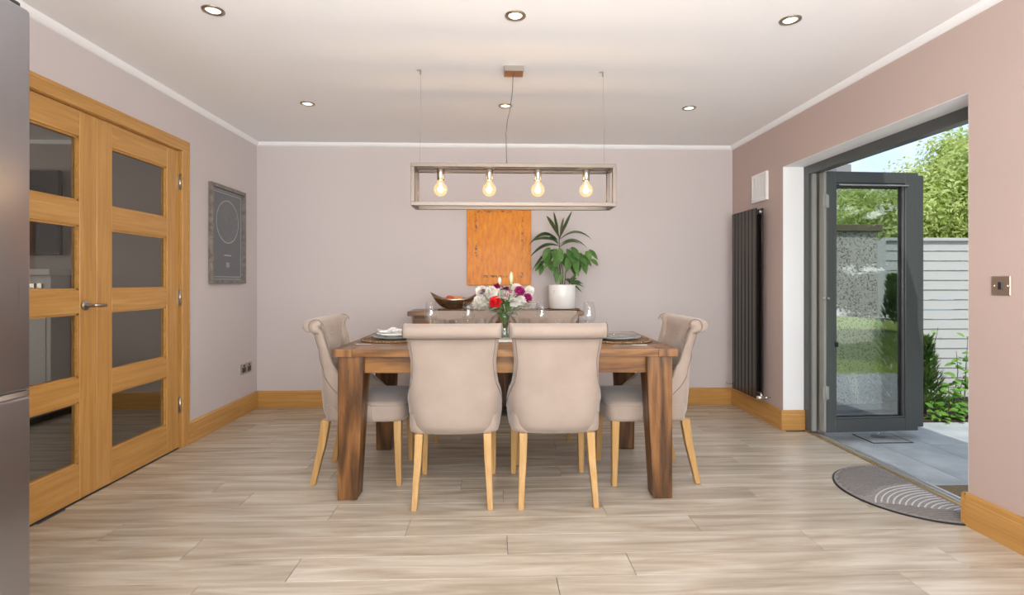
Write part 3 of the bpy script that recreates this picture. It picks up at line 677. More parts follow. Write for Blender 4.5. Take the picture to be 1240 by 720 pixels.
fls = [('carnation', 'red carnation at the front of the bouquet', 600, 366, -.06, .034, 'petal_red'),
       ('chrysanthemum', 'white chrysanthemum low on the far left of the bouquet', 581, 366, -.01, .036, 'petal_white'),
       ('chrysanthemum', 'white chrysanthemum above the red carnation', 595, 354, -.02, .032, 'petal_white'),
       ('chrysanthemum', 'white chrysanthemum at the upper left edge of the bouquet', 583, 353, .03, .030, 'petal_white'),
       ('chrysanthemum', 'small white chrysanthemum right of the lily', 622, 366, -.04, .026, 'petal_white'),
       ('lily', 'white lily opening right of the red carnation', 613, 361, -.05, .045, 'petal_white'),
       ('chrysanthemum', 'white chrysanthemum behind the magenta spray', 625, 350, .04, .03, 'petal_white'),
       ('spray', 'magenta spray flower between the left white chrysanthemums', 589, 354, .01, .026, 'petal_magenta'),
       ('spray', 'magenta spray flower at the top centre of the bouquet', 613, 350, .02, .024, 'petal_magenta'),
       ('carnation', 'magenta carnation at the upper right of the bouquet', 629, 353, -.01, .030, 'petal_magenta'),
       ('carnation', 'magenta carnation at the far right of the bouquet', 639, 361, -.01, .026, 'petal_magenta'),
       ('carnation', 'deep magenta bloom behind the upper white chrysanthemums', 602, 347, .05, .020, 'petal_magenta'),
       ('spray', 'spray of small white blossom at the lower right', 637, 370, -.03, .036, 'petal_white'),
       ('spray', 'spray of small white blossom at the lower left', 588, 374, -.04, .030, 'petal_white'),
       ('spray', 'spray of small white blossom low above the vase rim', 620, 380, -.03, .026, 'petal_white')]
fls += [('chrysanthemum', 'white chrysanthemum below the magenta ones at the right', 630, 364, -.03, .028, 'petal_white'),
       ('chrysanthemum', 'cream chrysanthemum tucked behind the lily', 606, 356, .03, .030, 'petal_white'),
       ('lily', 'pale pink lily low at the centre of the bouquet', 618, 356, -.03, .036, 'petal_pink'),
       ('chrysanthemum', 'white chrysanthemum at the far right edge of the bouquet', 641, 352, .04, .026, 'petal_white'),
       ('rose', 'cream rose low on the left beneath the red carnation', 592, 372, .0, .024, 'petal_white')]
for f_ in fls: flower(*f_)
for (u, v, hh, rr, m_, lab) in ((619, 344, .075, .013, 'bud_green', 'tall green and white lily bud'), (605, 344, .042, .012, 'petal_white', 'short white lily bud')):
    x, y, z = fpos(u, v, -.02); root = empty('lily_bud', lab, 'flower', (0, 0, 0), group=FG)
    MB().lathe([(.003, 0), (rr * .7, hh * .2), (rr, hh * .5), (rr * .7, hh * .8), (.001, hh)], (x, y, z), 8).build('bud', m_, root); MB().tube(stem_pts(x, y, z), .002, 5).build('stem', 'stem_green', root)
def leaf_mesh(mb, p, d, up, L, Wd, droop=.3, n=6, fold=.12, tipw=.0):
    p = Vector(p); d = Vector(d).normalized(); up = Vector(up); s_ = d.cross(up).normalized(); up = s_.cross(d).normalized(); g_ = []
    for i in range(n + 1):
        t_ = i / n; w_ = Wd * math.sin(PI * min(1, .06 + t_ * .94)) ** .8; q = p + d * L * t_ - Vector((0, 0, 1)) * droop * L * t_ * t_ * 1.0
        g_.append([q - s_ * w_ / 2 + up * w_ * fold, q, q + s_ * w_ / 2 + up * w_ * fold])
    mb.grid(g_, True)
root = empty('foliage_sprig', 'dark green leaves among the flowers above the vase rim', 'foliage', (0, 0, 0), group=FG)
for i in range(70):
    a = rnd.uniform(0, 2 * PI); el = rnd.uniform(-.2, 1.1); mb = MB(); q_ = rnd.uniform(.01, .07); st0 = (vx + q_ * math.cos(a), vy + q_ * .8 * math.sin(a), VZ + .15 + rnd.uniform(0, .05) + q_ * .5)
    leaf_mesh(mb, st0, (math.cos(a), math.sin(a) * .8, math.tan(el) * .8), (0, 0, 1), rnd.uniform(.06, .11), .020, .35, 5); mb.build('leaf', 'house_leaf', root)
for (u, v, du) in ((628, 352, 1), (600, 350, -1), (590, 376, -1)):
    mb = MB(); p = fpos(u, v, 0); leaf_mesh(mb, p, (du, -.2, .15), (0, 0, 1), .07, .018, .3); mb.build('leaf', 'house_leaf', root)
for q in range(9):
    a = q * .7; MB().tube([(vx + .02 * math.cos(a), vy + .02 * math.sin(a), VZ + .015), (vx - .006 * math.cos(a), vy - .006 * math.sin(a), VZ + .07), (vx - .022 * math.cos(a), vy - .022 * math.sin(a), VZ + .17)], .0028, 5).build('stem', 'stem_green', root)

# ---------------------------------------------------------------- fruit bowl on the sideboard
bx_, by_ = at(550, 4.28)
placemat('woven_trivet', 'woven round mat under the metal fruit bowl', 'mat', (bx_ - .01, by_, SZ), .135)
BZ = SZ + .014
g = []; NN = 40; LV = 10
def bowlpt(a, t_, sc_=1.0):
    ca, sa = math.cos(a), math.sin(a)
    rx = .165 * t_ ** .6; ry = .105 * t_ ** .6
    tip = max(0, abs(ca) - .55) / .45
    x = ca * (rx + .035 * tip * t_ ** 3); y = sa * ry
    z = .085 * t_ ** 2.2 + (tip ** 1.6) * .052 * t_ ** 4
    return Vector((x * sc_, y * sc_, z))
for i in range(LV + 1): g.append([bowlpt(2 * PI * k / NN, .03 + .97 * i / LV) for k in range(NN)])
mb = MB(); mb.grid(g, True, wrap=True); mb.add(g[0], [tuple(range(NN))])
bo = mb.build('fruit_bowl', 'bowl_metal', loc=(bx_, by_, BZ)); sd = bo.modifiers.new('solid', 'SOLIDIFY'); sd.thickness = .004
tag(bo, 'boat-shaped hammered metal fruit bowl on the sideboard', 'bowl')
for (x, y, z, r_, m_, nm, lab) in ((-.035, -.01, .075, .038, 'apple_red', 'apple', 'red apple at the left in the metal bowl'), (.035, .0, .070, .037, 'orange_skin', 'orange', 'orange at the right in the metal bowl'), (.0, .035, .072, .036, 'orange_skin', 'orange', 'orange at the back in the metal bowl')):
    o = MB().lathe([(0.0, -r_ * .85), (r_ * .5, -r_ * .86), (r_ * .88, -r_ * .45), (r_, 0), (r_ * .9, r_ * .5), (r_ * .5, r_ * .86), (r_ * .12, r_ * .8), (0, r_ * .74)], n=20).build(nm, m_, loc=(bx_ + x, by_ + y, BZ + z)); tag(o, lab, 'fruit')

# ---------------------------------------------------------------- potted plant on the sideboard
ppx, ppy = at(680.5, 4.33)
placemat('woven_trivet', 'woven round mat under the white plant pot', 'mat', (ppx, ppy, SZ), .155)
PZ = SZ + .014
pp = empty('potted_plant', 'leafy green houseplant in a white cylindrical pot on the sideboard', 'plant', (ppx, ppy, PZ))
MB().lathe([(0, 0), (.108, 0), (.114, .004), (.116, .195), (.113, .200), (.106, .200), (.104, .17), (0, .17)], n=40).build('pot', 'ceramic_white', pp)
MB().lathe([(0, .178), (.1045, .176), (.1045, .17), (0, .17)], n=24).build('soil', 'soil', pp)
kp = 4.33 / 620
def pl(u, v, dy=0): return Vector(((u - 680.5) * kp, dy, (374 - v) * kp - .005))
def stem(pts, r_=.004, m_='twig_brown'): MB().tube(pts, [r_ * (1 - .5 * i / (len(pts) - 1)) for i in range(len(pts))], 6).build('stem', m_, pp)
stem([pl(679, 350), pl(678, 320, .01), pl(677, 285, .0)], .006)
stem([pl(683, 350, -.01), pl(685, 325, -.02), pl(690, 300, -.03)], .004); stem([pl(681, 350, .01), pl(682, 330, 0), pl(675, 302, -.04)], .004); stem([pl(688, 350), pl(690, 338, -.02), pl(696, 330, -.03)], .003)
def strap(p0, p1, w_, arch, dy, m_='house_leaf_dark'):
    w_ *= 1.25
    a, b_ = Vector(p0), Vector(p1); a.y += 0; b_.y += dy; n_ = 9; g_ = []; d = (b_ - a); s_ = Vector((-d.z, 0, d.x)).normalized() * .5 + Vector((0, .85, 0)); s_.normalize()
    for i in range(n_ + 1):
        t_ = i / n_; q = a + d * t_ + Vector((0, 0, arch * 4 * t_ * (1 - t_))); ww = w_ * (math.sin(PI * (.04 + .96 * t_)) ** .7) * (.5 + .5 * min(1, t_ * 2.2)); g_.append([q - s_ * ww / 2 + Vector((0, 0, ww * .15)), q, q + s_ * ww / 2 + Vector((0, 0, ww * .15))])
    mb = MB(); mb.grid(g_); mb.build('leaf', m_, pp)
for (u0, v0, u1, v1, w_, ar_, dy) in ((677, 288, 661, 262, .040, .01, -.03), (677, 288, 671, 255, .030, 0, .05), (677, 290, 692, 256, .036, .0, -.04), (677, 292, 639, 299, .042, .075, -.05), (677, 294, 644, 292, .034, .03, .06),
        (678, 290, 716, 291, .038, .06, -.05), (677, 298, 641, 312, .042, .045, -.06), (676, 302, 644, 327, .040, .04, -.08), (677, 304, 648, 329, .045, .02, -.02), (678, 296, 713, 300, .036, .05, .06), (677, 300, 700, 296, .034, .03, -.09), (676, 296, 662, 290, .05, .02, -.10), (678, 290, 684, 262, .03, .01, .08)):
    strap(pl(u0, v0), pl(u1, v1), w_, ar_, dy)
def broad(p, d, L, Wd, m_='house_leaf'):
    mb = MB(); leaf_mesh(mb, p, d, (0, -.7, .7), L, Wd, .35, 6, .10); mb.build('leaf', m_, pp)
for i in range(44):
    u = rnd.choice([rnd.gauss(699, 9), rnd.gauss(672, 9), rnd.gauss(690, 12)]); u = max(658, min(717, u))
    v = 300 + abs(u - 684) * .28 + rnd.uniform(-5, 16); a = rnd.uniform(-1, 1) + (.8 if u > 690 else -.6 if u < 672 else 0)
    broad(pl(u, v, rnd.uniform(-.13, .06)), (a * .6, -.35, -.75 + rnd.uniform(-.3, .5)), rnd.uniform(.07, .11), rnd.uniform(.045, .062))
for i in range(6): broad(pl(674 + rnd.uniform(-4, 14), 326 + rnd.uniform(-4, 8), -.03), (rnd.uniform(-.3, .3), -.3, -1), .075, .038)
for i in range(16):
    a = rnd.uniform(-.5, 2.2); broad(pl(690, 343, -.02), (math.cos(a) * 1.0, rnd.uniform(-.8, .4), math.sin(a) * .9), rnd.uniform(.07, .13), .022, 'house_leaf_dark')
strap(pl(674, 346), pl(656, 353), .006, .03, -.06, 'house_leaf'); strap(pl(676, 346), pl(668, 356), .006, .02, -.12, 'house_leaf'); strap(pl(688, 345), pl(706, 345), .012, .03, -.08)

# ================================================================ LEFT WALL: framed print, socket
fp_ = empty('framed_print', 'framed slate-coloured star map print on the left wall', 'picture', (XL, 4.047, 1.458))
fy, fz = .255, .373; mb = MB()
for (a, b_, c_, d_) in ((-fy, fy, fz - .028, fz), (-fy, fy, -fz, -fz + .028), (-fy, -fy + .028, -fz + .028, fz - .028), (fy - .028, fy, -fz + .028, fz - .028)): mb.box(.001, .030, a, b_, c_, d_, bev=.003)
mb.build('frame', 'frame_silver', fp_); B(.001, .008, -fy + .027, fy - .027, -fz + .027, fz - .027).build('mount', 'print_faint', fp_); B(.008, .0095, -fy + .042, fy - .042, -fz + .042, fz - .042).build('print', 'print_slate', fp_)
mb = MB(); a_, b_ = fy - .052, fz - .052
for (y0_, y1_, z0_, z1_) in ((-a_, a_, b_ - .003, b_), (-a_, a_, -b_, -b_ + .003), (-a_, -a_ + .003, -b_, b_), (a_ - .003, a_, -b_, b_)): mb.box(.0095, .010, y0_, y1_, z0_, z1_)
mb.build('border_line', 'print_line', fp_)
g = [[(.0103, r_ * math.cos(2 * PI * k / 64), .105 + r_ * math.sin(2 * PI * k / 64)) for k in range(64)] for r_ in (.160, .164)]
mb = MB(); mb.grid(g, False, wrap=True); mb.build('chart_circle', 'print_line', fp_)
mb = MB()
for i in range(260):
    a, r_ = rnd.uniform(0, 2 * PI), .155 * math.sqrt(rnd.random()); q = rnd.uniform(.0006, .0018); y_, z_ = r_ * math.cos(a), .105 + r_ * math.sin(a); mb.add([(.0102, y_ - q, z_ - q), (.0102, y_ + q, z_ - q), (.0102, y_ + q, z_ + q), (.0102, y_ - q, z_ + q)], [(0, 1, 2, 3)])
mb.build('stars', 'print_line', fp_, kind='stuff')
mb = MB()
for k in range(9): mb.box(.0095, .0102, -.05 + k * .0115, -.041 + k * .0115, -.157, -.151)
mb.build('caption', 'print_line', fp_)
mb = MB()
for k in range(4): mb.box(.0095, .0102, -.02, .022, -.245 + k * .010, -.241 + k * .010)
mb.build('small_print', 'print_line', fp_); B(.0125, .0135, -fy + .029, fy - .029, -fz + .029, fz - .029).build('pane', 'picture_glass', fp_)
sk = empty('wall_socket', 'brushed metal double socket low on the left wall', 'socket', (XL, 4.36, .378))
B(0, .006, -.092, .092, -.044, .044, bev=.002).build('plate', 'antique_metal', sk)
for y_ in (-.045, .045):
    B(.005, .008, y_ - .028, y_ + .028, -.03, .012).build('outlet', 'dark_plastic', sk); B(.005, .010, y_ - .009, y_ + .009, .018, .034, bev=.001).build('rocker', 'dark_plastic', sk)

# ================================================================ FRIDGE
FX, FY = -1.366, 1.553
fg = empty('fridge_freezer', 'stainless steel fridge freezer at the left edge of the view', 'fridge', (FX, FY, 0))
B(-.68, -.075, -.90, -.01, .02, 1.885, bev=.004).build('cabinet', 'antique_metal', fg)
for (ya_, yb_) in ((-.906, -.457), (-.451, 0)):
    B(-.07, 0, ya_, yb_, .783, 1.895, bev=.010, seg=3).build('door', 'stainless', fg)
ft = B(-.07, 0, -.906, 0, .06, .768, bev=.010, seg=3).build('drawer', 'stainless', fg)
B(-.06, -.003, -.90, -.004, .768, .783).build('handle_recess', 'chrome', fg)
B(-.10, -.02, -.06, -.01, 1.895, 1.915, bev=.004).build('hinge_cover', 'dark_plastic', fg); B(-.66, -.05, -.90, -.02, 0, .06).build('plinth', 'dark_plastic', fg)

# ================================================================ RIGHT WALL: radiator, vent, switch
rd = empty('radiator', 'tall black flat-panel vertical radiator on the wall by the garden door', 'radiator', (XR, 4.153, 0))
for k in range(7):
    y0_ = -.203 + k * .0582; B(-.100, -.086, y0_, y0_ + .050, .185, 1.680, bev=.003).build('panel', 'radiator_black', rd); B(-.050, -.036, y0_, y0_ + .050, .185, 1.680, bev=.003).build('panel', 'radiator_black', rd)
for z in (.21, 1.63): B(-.086, -.050, -.20, .20, z, z + .03).build('header', 'radiator_black', rd)
for z in (.5, 1.4): B(-.036, -.0005, -.03, .03, z, z + .04).build('bracket', 'radiator_black', rd)
mb = MB(); mb.tube([(-.068, -.20, 1.648), (-.068, -.225, 1.648)], .011, 10); mb.build('bleed_valve', 'chrome', rd)
mb = MB(); mb.tube([(-.068, -.20, .225), (-.068, -.225, .225), (-.068, -.235, .205)], .009, 8); mb.tube([(-.105, -.235, .20), (-.045, -.235, .20)], .015, 12); mb.tube([(-.045, -.235, .20), (0, -.235, .20)], .007, 8); mb.build('valve', 'chrome', rd)
mb = MB(); mb.tube([(-.068, .20, .225), (-.068, .24, .225), (-.13, .24, .225)], .009, 8); mb.tube([(-.068, .24, .225), (0, .24, .225)], .006, 8); mb.build('valve', 'chrome', rd)
vn = empty('air_vent', 'square white plastic louvred vent cover above the radiator', 'vent', (XR, 4.055, 1.857))
mb = MB()
for (a, b_, c_, d_) in ((-.115, .115, .088, .113), (-.115, .115, -.113, -.088), (-.115, -.09, -.088, .088), (.09, .115, -.088, .088)): mb.box(-.022, -.001, a, b_, c_, d_, bev=.002)
mb.build('frame', 'white_plastic', vn)
for k in range(9): B(-.019, -.004, -.088 + k * .0196, -.076 + k * .0196, -.088, .088).build('fin', 'white_plastic', vn)
B(-.004, -.001, -.09, .09, -.088, .088).build('backing', 'white_plastic', vn)
sw = empty('light_switch', 'square brushed metal light switch on the right wall', 'switch', (XR, 2.095, 1.083))
B(-.006, 0, -.041, .041, -.041, .041, bev=.002).build('plate', 'antique_metal', sw); B(-.011, -.005, -.008, .008, -.016, .016, bev=.001).build('rocker', 'dark_plastic', sw)
for y_ in (-.029, .029): B(-.0075, -.005, y_ - .003, y_ + .003, -.003, .003).build('screw', 'chrome', sw)

# ================================================================ GARDEN DOOR
FX0 = XR + .157
df = MB(); df.box(FX0, FX0 + .07, OY1 - .06, OY1, 0, OZ, bev=.002); df.box(FX0, FX0 + .07, OY0, OY0 + .03, 0, OZ, bev=.002); df.box(FX0, FX0 + .07, OY0 + .03, OY1 - .06, OZ - .065, OZ, bev=.002)
dfo = struct(df.build('door_frame_garden', 'door_grey'))
mb = B(FX0 + .02, FX0 + .05, OY1 - .075, OY1 - .06, .01, OZ - .065); mb.build('frame_bead', 'door_grey_light', dfo)
struct(B(2.279, 2.296, OY0, OY1, -.09, .004, bev=.001).build('threshold_strip', 'brass_trim'))
sl = MB(); sl.box(2.297, 2.385, OY0, OY1, -.11, -.004, bev=.001); sl.box(2.318, 2.324, OY0, OY1, -.01, .003); sl.box(2.352, 2.358, OY0, OY1, -.01, .003)
struct(sl.build('threshold_track', 'alu_sill'))
def leaf(num, x0, y0, w, rot, z0=.012, z1=1.898, fw=.078, fr=.078):
    d = bpy.data.objects.new('door_%d' % num, None); C.objects.link(d); struct(d); d.location = (x0, y0, 0); d.rotation_euler.z = rot
    t = .062
    B(0, fw, 0, t, z0, z1, bev=.003).build('stile', 'door_grey', d); B(w - fr, w, 0, t, z0, z1, bev=.003).build('stile', 'door_grey', d)
    B(fw, w - fr, 0, t, z0, z0 + .092, bev=.003).build('rail', 'door_grey', d); B(fw, w - fr, 0, t, z1 - .082, z1, bev=.003).build('rail', 'door_grey', d)
    bd = MB(); i0, i1, a, b_ = fw, w - fr, z0 + .092, z1 - .082
    for yy in ((.006, .024), (.040, .056)):
        bd.box(i0, i0 + .016, yy[0], yy[1], a, b_, bev=.003); bd.box(i1 - .016, i1, yy[0], yy[1], a, b_, bev=.003); bd.box(i0 + .016, i1 - .016, yy[0], yy[1], a, a + .014, bev=.003); bd.box(i0 + .016, i1 - .016, yy[0], yy[1], b_ - .014, b_, bev=.003)
    bd.build('glazing_bead', 'door_grey', d)
    gk = MB()
    for (p, q, r_, s_) in ((i0 + .016, i0 + .020, a, b_), (i1 - .020, i1 - .016, a, b_), (i0 + .016, i1 - .016, a + .014, a + .018), (i0 + .016, i1 - .016, b_ - .018, b_ - .014)): gk.box(p, q, .022, .042, r_, s_)
    gk.build('gasket', 'rubber', d)
    B(i0 + .016, i1 - .016, .030, .034, a + .014, b_ - .014).build('pane', 'door_glass', d)
    return d
l1 = leaf(3, 2.388, 3.615, .708, R(3.0), fw=.064, fr=.100); l2 = leaf(4, 2.432, 3.690, .772, R(3.0), .016, 1.895, .060, .078)
sl_ = MB(); sl_.tube([(.09, -.006, 1.80), (.625, -.006, 1.80)], .006, 8); sl_.build('blind_rail', 'door_grey_light', l1)
ch = MB(); ch.box(-.020, -.002, .005, .055, .02, 1.89); ch.build('edge_channel', 'door_grey_light', l1)
for z in (.30, 1.68):
    h = MB(); h.box(-.035, 0.012, -.006, -.001, z - .045, z + .045); h.tube([(-.012, -.008, z - .05), (-.012, -.008, z + .05)], .008, 8); h.build('hinge', 'door_grey_light', l1)
h = MB(); h.tube([(-.03, -.002, .98), (-.03, -.018, .98)], .010, 10); h.tube([(.005, -.001, .98), (.005, -.014, .98)], .008, 10); h.build('latch', 'nickel', l1)
h = B(.060, .078, -.016, 0, .63, .665, bev=.003); h.build('keep', 'rubber', l1)

# half-round doormat
dm = empty('doormat', 'grey half-round ribbed doormat on the floor inside the garden door', 'doormat', (2.262, 2.605, 0.0005))
def half(r_, q): return [(-.065 - r_ * math.cos(a), r_ * math.sin(a)) for a in [(-PI / 2 + PI * i / q) for i in range(q + 1)]]
out = [(0, -.372)] + half(.372, 40) + [(0, .372)]
def prism(mb, pts, z0, z1):
    n_ = len(pts); mb.add([(x, y, z0) for x, y in pts] + [(x, y, z1) for x, y in pts], [tuple(range(n_))[::-1], tuple(range(n_, 2 * n_))] + [(i, (i + 1) % n_, n_ + (i + 1) % n_, n_ + i) for i in range(n_)])
mb = MB(); prism(mb, out, 0, .006); mb.build('backing', 'rubber', dm)
inn = [(0, -.364)] + [(x * 1, y) for x, y in half(.364, 40)] + [(0, .364)]
mb = MB(); prism(mb, inn, .006, .008); mb.build('carpet', 'mat_grey', dm)
def inside(x, y): return x < -.002 and ((x >= -.065 and abs(y) < .358) or (x < -.065 and (x + .065) ** 2 + y * y < .358 ** 2))
def arcs(mb, cx, cy, r0, r1, step, cond, w_=.0028):
    r_ = r0
    while r_ < r1:
        seg = []
        for i in range(121):
            a = 2 * PI * i / 120; x, y = cx + r_ * math.cos(a), cy + r_ * math.sin(a)
            if inside(x, y) and cond(x, y): seg.append((x, y, .0105 - w_))
            else:
                if len(seg) > 2: mb.tube(seg, w_, 5)
                seg = []
        if len(seg) > 2: mb.tube(seg, w_, 5)
        r_ += step
near = lambda x, y: x * x + (y + .375) ** 2 < .475 ** 2 and y > -.125 - .32 * (x + .40)
mb = MB(); arcs(mb, 0, -.375, .02, .475, .024, near, .0085); mb.build('pale_ribs', 'mat_pale', dm, kind='stuff')
mb = MB(); arcs(mb, -.10, .42, .04, .85, .014, lambda x, y: not near(x, y), .0026); mb.build('dark_ribs', 'mat_dark', dm, kind='stuff')

# ================================================================ OUTSIDE
PZ_ = -.06
gd = struct(B(2.3, 14, -9, 16, -.5, PZ_ - .03).build('ground', 'soil'))
pt = struct(B(WX - .1, 6.9, 1.25, 4.12, PZ_ - .03, PZ_ - .012).build('patio', 'joint_grey'))
row = 0; x = 2.388
while x < 6.8:
    y = 4.115 - [.72, .36, .55][row % 3]; ytop = 4.115; stp = .90
    while ytop > 1.27:
        y = max(y, 1.25)
        if ytop - y > .05:
            o = B(0, .3465 if row or 1 else 0, 0, ytop - y - .004, 0, .03, bev=.002).build('paver', 'paver_stone', pt); o.location = (x + .002, y + .002, PZ_ - .03)
        ytop = y; y = ytop - stp
    x += .3505; row += 1
sf = struct(B(2.388, 3.2, -5.0, 1.25, PZ_ - .03, PZ_).build('patio_terrace', 'patio_far_stone'))
cm_ = tag(B(0, .45, -.75, 0, 0, .018, bev=.004).build('coir_mat', 'coir', loc=(2.41, 2.80, PZ_)), 'brown coir mat on the paving just outside the garden door', 'doormat')
# drain cover under the open leaf
dc = empty('drain_cover', 'square grey paved drain cover under the open garden door', 'drain cover', (2.86, 3.70, PZ_))
mb = MB()
for (a, b_, c_, d_) in ((-.15, .15, -.11, -.10), (-.15, .15, .10, .11), (-.15, -.14, -.10, .10), (.14, .15, -.10, .10)): mb.box(a, b_, c_, d_, 0, .003)
mb.build('frame', 'rubber', dc); B(-.139, .139, -.099, .099, .0, .0035).build('lid', 'paver_stone', dc)
tag(MB().lathe([(0, 0), (.05, 0), (.055, .01), (.045, .03), (.05, .045), (.04, .05), (0, .05)], n=20).build('glass_dish', 'clear_glass', loc=(2.86, 3.74, PZ_ + .0035)), 'small clear dish on the drain cover under the door', 'dish')
# lawn, bed, added hedge that the glass reflects
def tuft_field(x0, x1, y0, y1, n_, h_, seed):
    rr = random.Random(seed); mb = MB()
    for i in range(n_):
        x, y = rr.uniform(x0, x1), rr.uniform(y0, y1); a = rr.uniform(0, PI); w_ = .012; hh = h_ * rr.uniform(.6, 1.3); dx_, dy_ = math.cos(a) * w_, math.sin(a) * w_; lx, ly = rr.uniform(-.03, .03), rr.uniform(-.03, .03)
        mb.add([(x - dx_, y - dy_, 0), (x + dx_, y + dy_, 0), (x + lx, y + ly, hh)], [(0, 1, 2)])
    return mb
lw = struct(B(3.2, 13, -9, 1.25, PZ_ - .05, PZ_).build('lawn', 'grass_green'))
gr_ = tuft_field(3.2, 9.5, -4, 1.25, 24000, .05, 3).build('grass_blades', 'tree_leaf', lw, kind='stuff'); gr_.location = (0, 0, PZ_)
# fence and pebble-dashed wall end
FYc = 4.78
fc = empty('garden_fence', 'white horizontal shiplap fence behind the shrubs outside', 'fence', (0, FYc, PZ_))
sh = .0932; nsl = 16; z = 0.06
for s0, s1 in ((3.68, 5.40), (5.50, 7.30)):
    for k in range(nsl):
        z0_ = .06 + k * sh
        mb = MB(); prof = [(.0, z0_), (-.015, z0_), (-.014, z0_ + .012), (-.006, z0_ + sh - .003), (0, z0_ + sh - .003)]
        g = [[(xx, yy, zz) for (yy, zz) in prof] for xx in (s0, s1)]; mb.grid(g, False); mb.add(g[0], [tuple(range(5))]); mb.add(g[1], [tuple(range(5))]); mb.build('slat', 'fence_white', fc)
for xx in (3.62, 5.41, 7.31): B(xx, xx + .085, -.04, .05, 0,   .058 + nsl * sh + .02, bev=.004).build('post', 'fence_white', fc)
for s0, s1 in ((3.705, 5.41), (5.495, 7.31)): B(s0, s1, -.035, .02,   .058 + nsl * sh,   .058 + nsl * sh + .03, bev=.003).build('cap_rail', 'fence_white', fc)
pw = empty('pebbledash_wall', 'pebble-dashed garden wall end with mossy coping seen through the door glass', 'wall', (0, 0, PZ_))
B(2.70, 3.60, 4.72, 5.0, 0, 1.63).build('wall_face', 'pebbledash', pw)
B(2.66, 3.63, 4.68, 5.04, 1.63, 1.70, bev=.008).build('coping', 'moss_concrete', pw)
struct(B(WX, 2.8, YB, YB + .3, -.1, ZC + .3).build('wall_outer_corner', 'pebbledash')) if False else None
# ---------- trees
def blob_leaves(mb, c, rad, n_, size, rr, squash=.8, shell=.55):
    for i in range(n_):
        d = Vector((rr.gauss(0, 1), rr.gauss(0, 1), rr.gauss(0, 1))).normalized(); q = (shell + (1 - shell) * rr.random()) * rad * rr.uniform(.85, 1.08)
        p = Vector(c) + Vector((d.x * q, d.y * q, d.z * q * squash)); nn = (d + Vector((rr.uniform(-1, 1), rr.uniform(-1, 1), rr.uniform(-.3, 1.2))) * .9).normalized(); t_ = nn.orthogonal().normalized(); t_.rotate(Matrix.Rotation(rr.uniform(0, 2 * PI), 3, nn)); b_ = nn.cross(t_); s_ = size * rr.uniform(.6, 1.3)
        mb.add([p - t_ * s_, p - b_ * s_ * .45 + nn * s_ * .12, p + t_ * s_, p + b_ * s_ * .45 + nn * s_ * .12], [(0, 1, 2, 3)], False)
def tree(label, x, y, blobs, n_, size, seed, lm='tree_leaf', trunk_h=2.0, name='garden_tree', grp=None):
    rr = random.Random(seed); t = empty(name, label, 'tree', (x, y, PZ_), group=grp); mb = MB()
    tot = sum(b_[3] ** 2 for b_ in blobs)
    for (bx, by, bz, br) in blobs:
        for k in range(9):
            d = Vector((rr.gauss(0, 1), rr.gauss(0, 1), rr.gauss(0, 1))).normalized() * br * .55
            blob_leaves(mb, (bx + d.x, by + d.y, bz + d.z * .8), br * .52, int(n_ * br ** 2 / tot / 9), size, rr, .85, .2)
    mb.build('foliage', lm, t, kind='stuff')
    MB().tube([(0, 0, -.05), (.05, 0, trunk_h * .5), (0, .05, trunk_h), (.1, 0, trunk_h * 1.3)], [.14, .11, .09, .05], 10).build('trunk', 'bark', t)
    for (bx, by, bz, br) in blobs[:4]: MB().tube([(0, .05, trunk_h * .9), (bx * .5, by * .5, (trunk_h + bz) / 2), (bx, by, bz)], [.06, .04, .02], 6).build('branch', 'bark', t)
tree('large bright green tree rising behind the white fence', 7.1, 7.6, [(-.1, 0, 2.3, 1.15), (-1.2, -.2, 1.95, .85), (.9, -.2, 2.7, 1.2), (.2, .3, 3.1, .95), (-1.9, .3, 1.75, .7), (-.7, -.5, 1.5, .8), (.4, -.6, 1.6, .9), (1.8, .2, 2.2, 1.1), (-2.4, .6, 1.4, .7), (-.1, -.8, 2.0, .75), (.9, -.8, 2.3, .75)], 60000, .043, 11)
tree('loose bright green tree behind the pebble-dashed wall', 5.3, 9.6, [(-.3, 0, 2.1, .95), (.6, .2, 2.35, 1.0), (-1.1, .2, 1.8, .85), (.1, -.4, 1.4, .8), (-1.9, .4, 1.5, .8), (1.3, .1, 1.7, .9), (2.1, .1, 2.65, .85), (1.55, .0, 2.45, .7)], 34000, .043, 12)
tree('tall dark hedge added beyond the lawn to block sky in the door glass', 8.0, -3.6, [(-3.6 + i * 1.3, 0, .9 + j * 1.35, 1.05) for i in range(7) for j in range(4)], 52000, .12, 13, 'hedge_leaf', 2.4, 'added_hedge')  # unseen hedge, added to keep bright sky out of the glass reflection
# neighbour's roof with chimney
nbh = empty('neighbour_house', 'grey slate roof and chimney of the neighbouring house beyond the trees', 'building', (11.5, 19, PZ_))
B(-3, 3.2, 0, 5, 0, 4.0).build('wall', 'brick_far', nbh); mb = MB(); mb.add([(-3.3, -.3, 4.0), (3.5, -.3, 4.0), (3.5, 5.3, 4.0), (-3.3, 5.3, 4.0), (-3.3, 2.5, 5.4), (3.5, 2.5, 5.4)], [(0, 1, 5, 4), (2, 3, 4, 5), (0, 4, 3), (1, 2, 5), (3, 2, 1, 0)]); mb.build('roof', 'roof_slate', nbh)
B(2.1, 2.7, 1.0, 1.6, 4.2, 5.85).build('chimney', 'brick_far', nbh); MB().lathe([(0, 5.85), (.12, 5.85), (.1, 6.1), (0, 6.1)], (2.4, 1.3, 0), 10).build('chimney_pot', 'roof_slate', nbh)
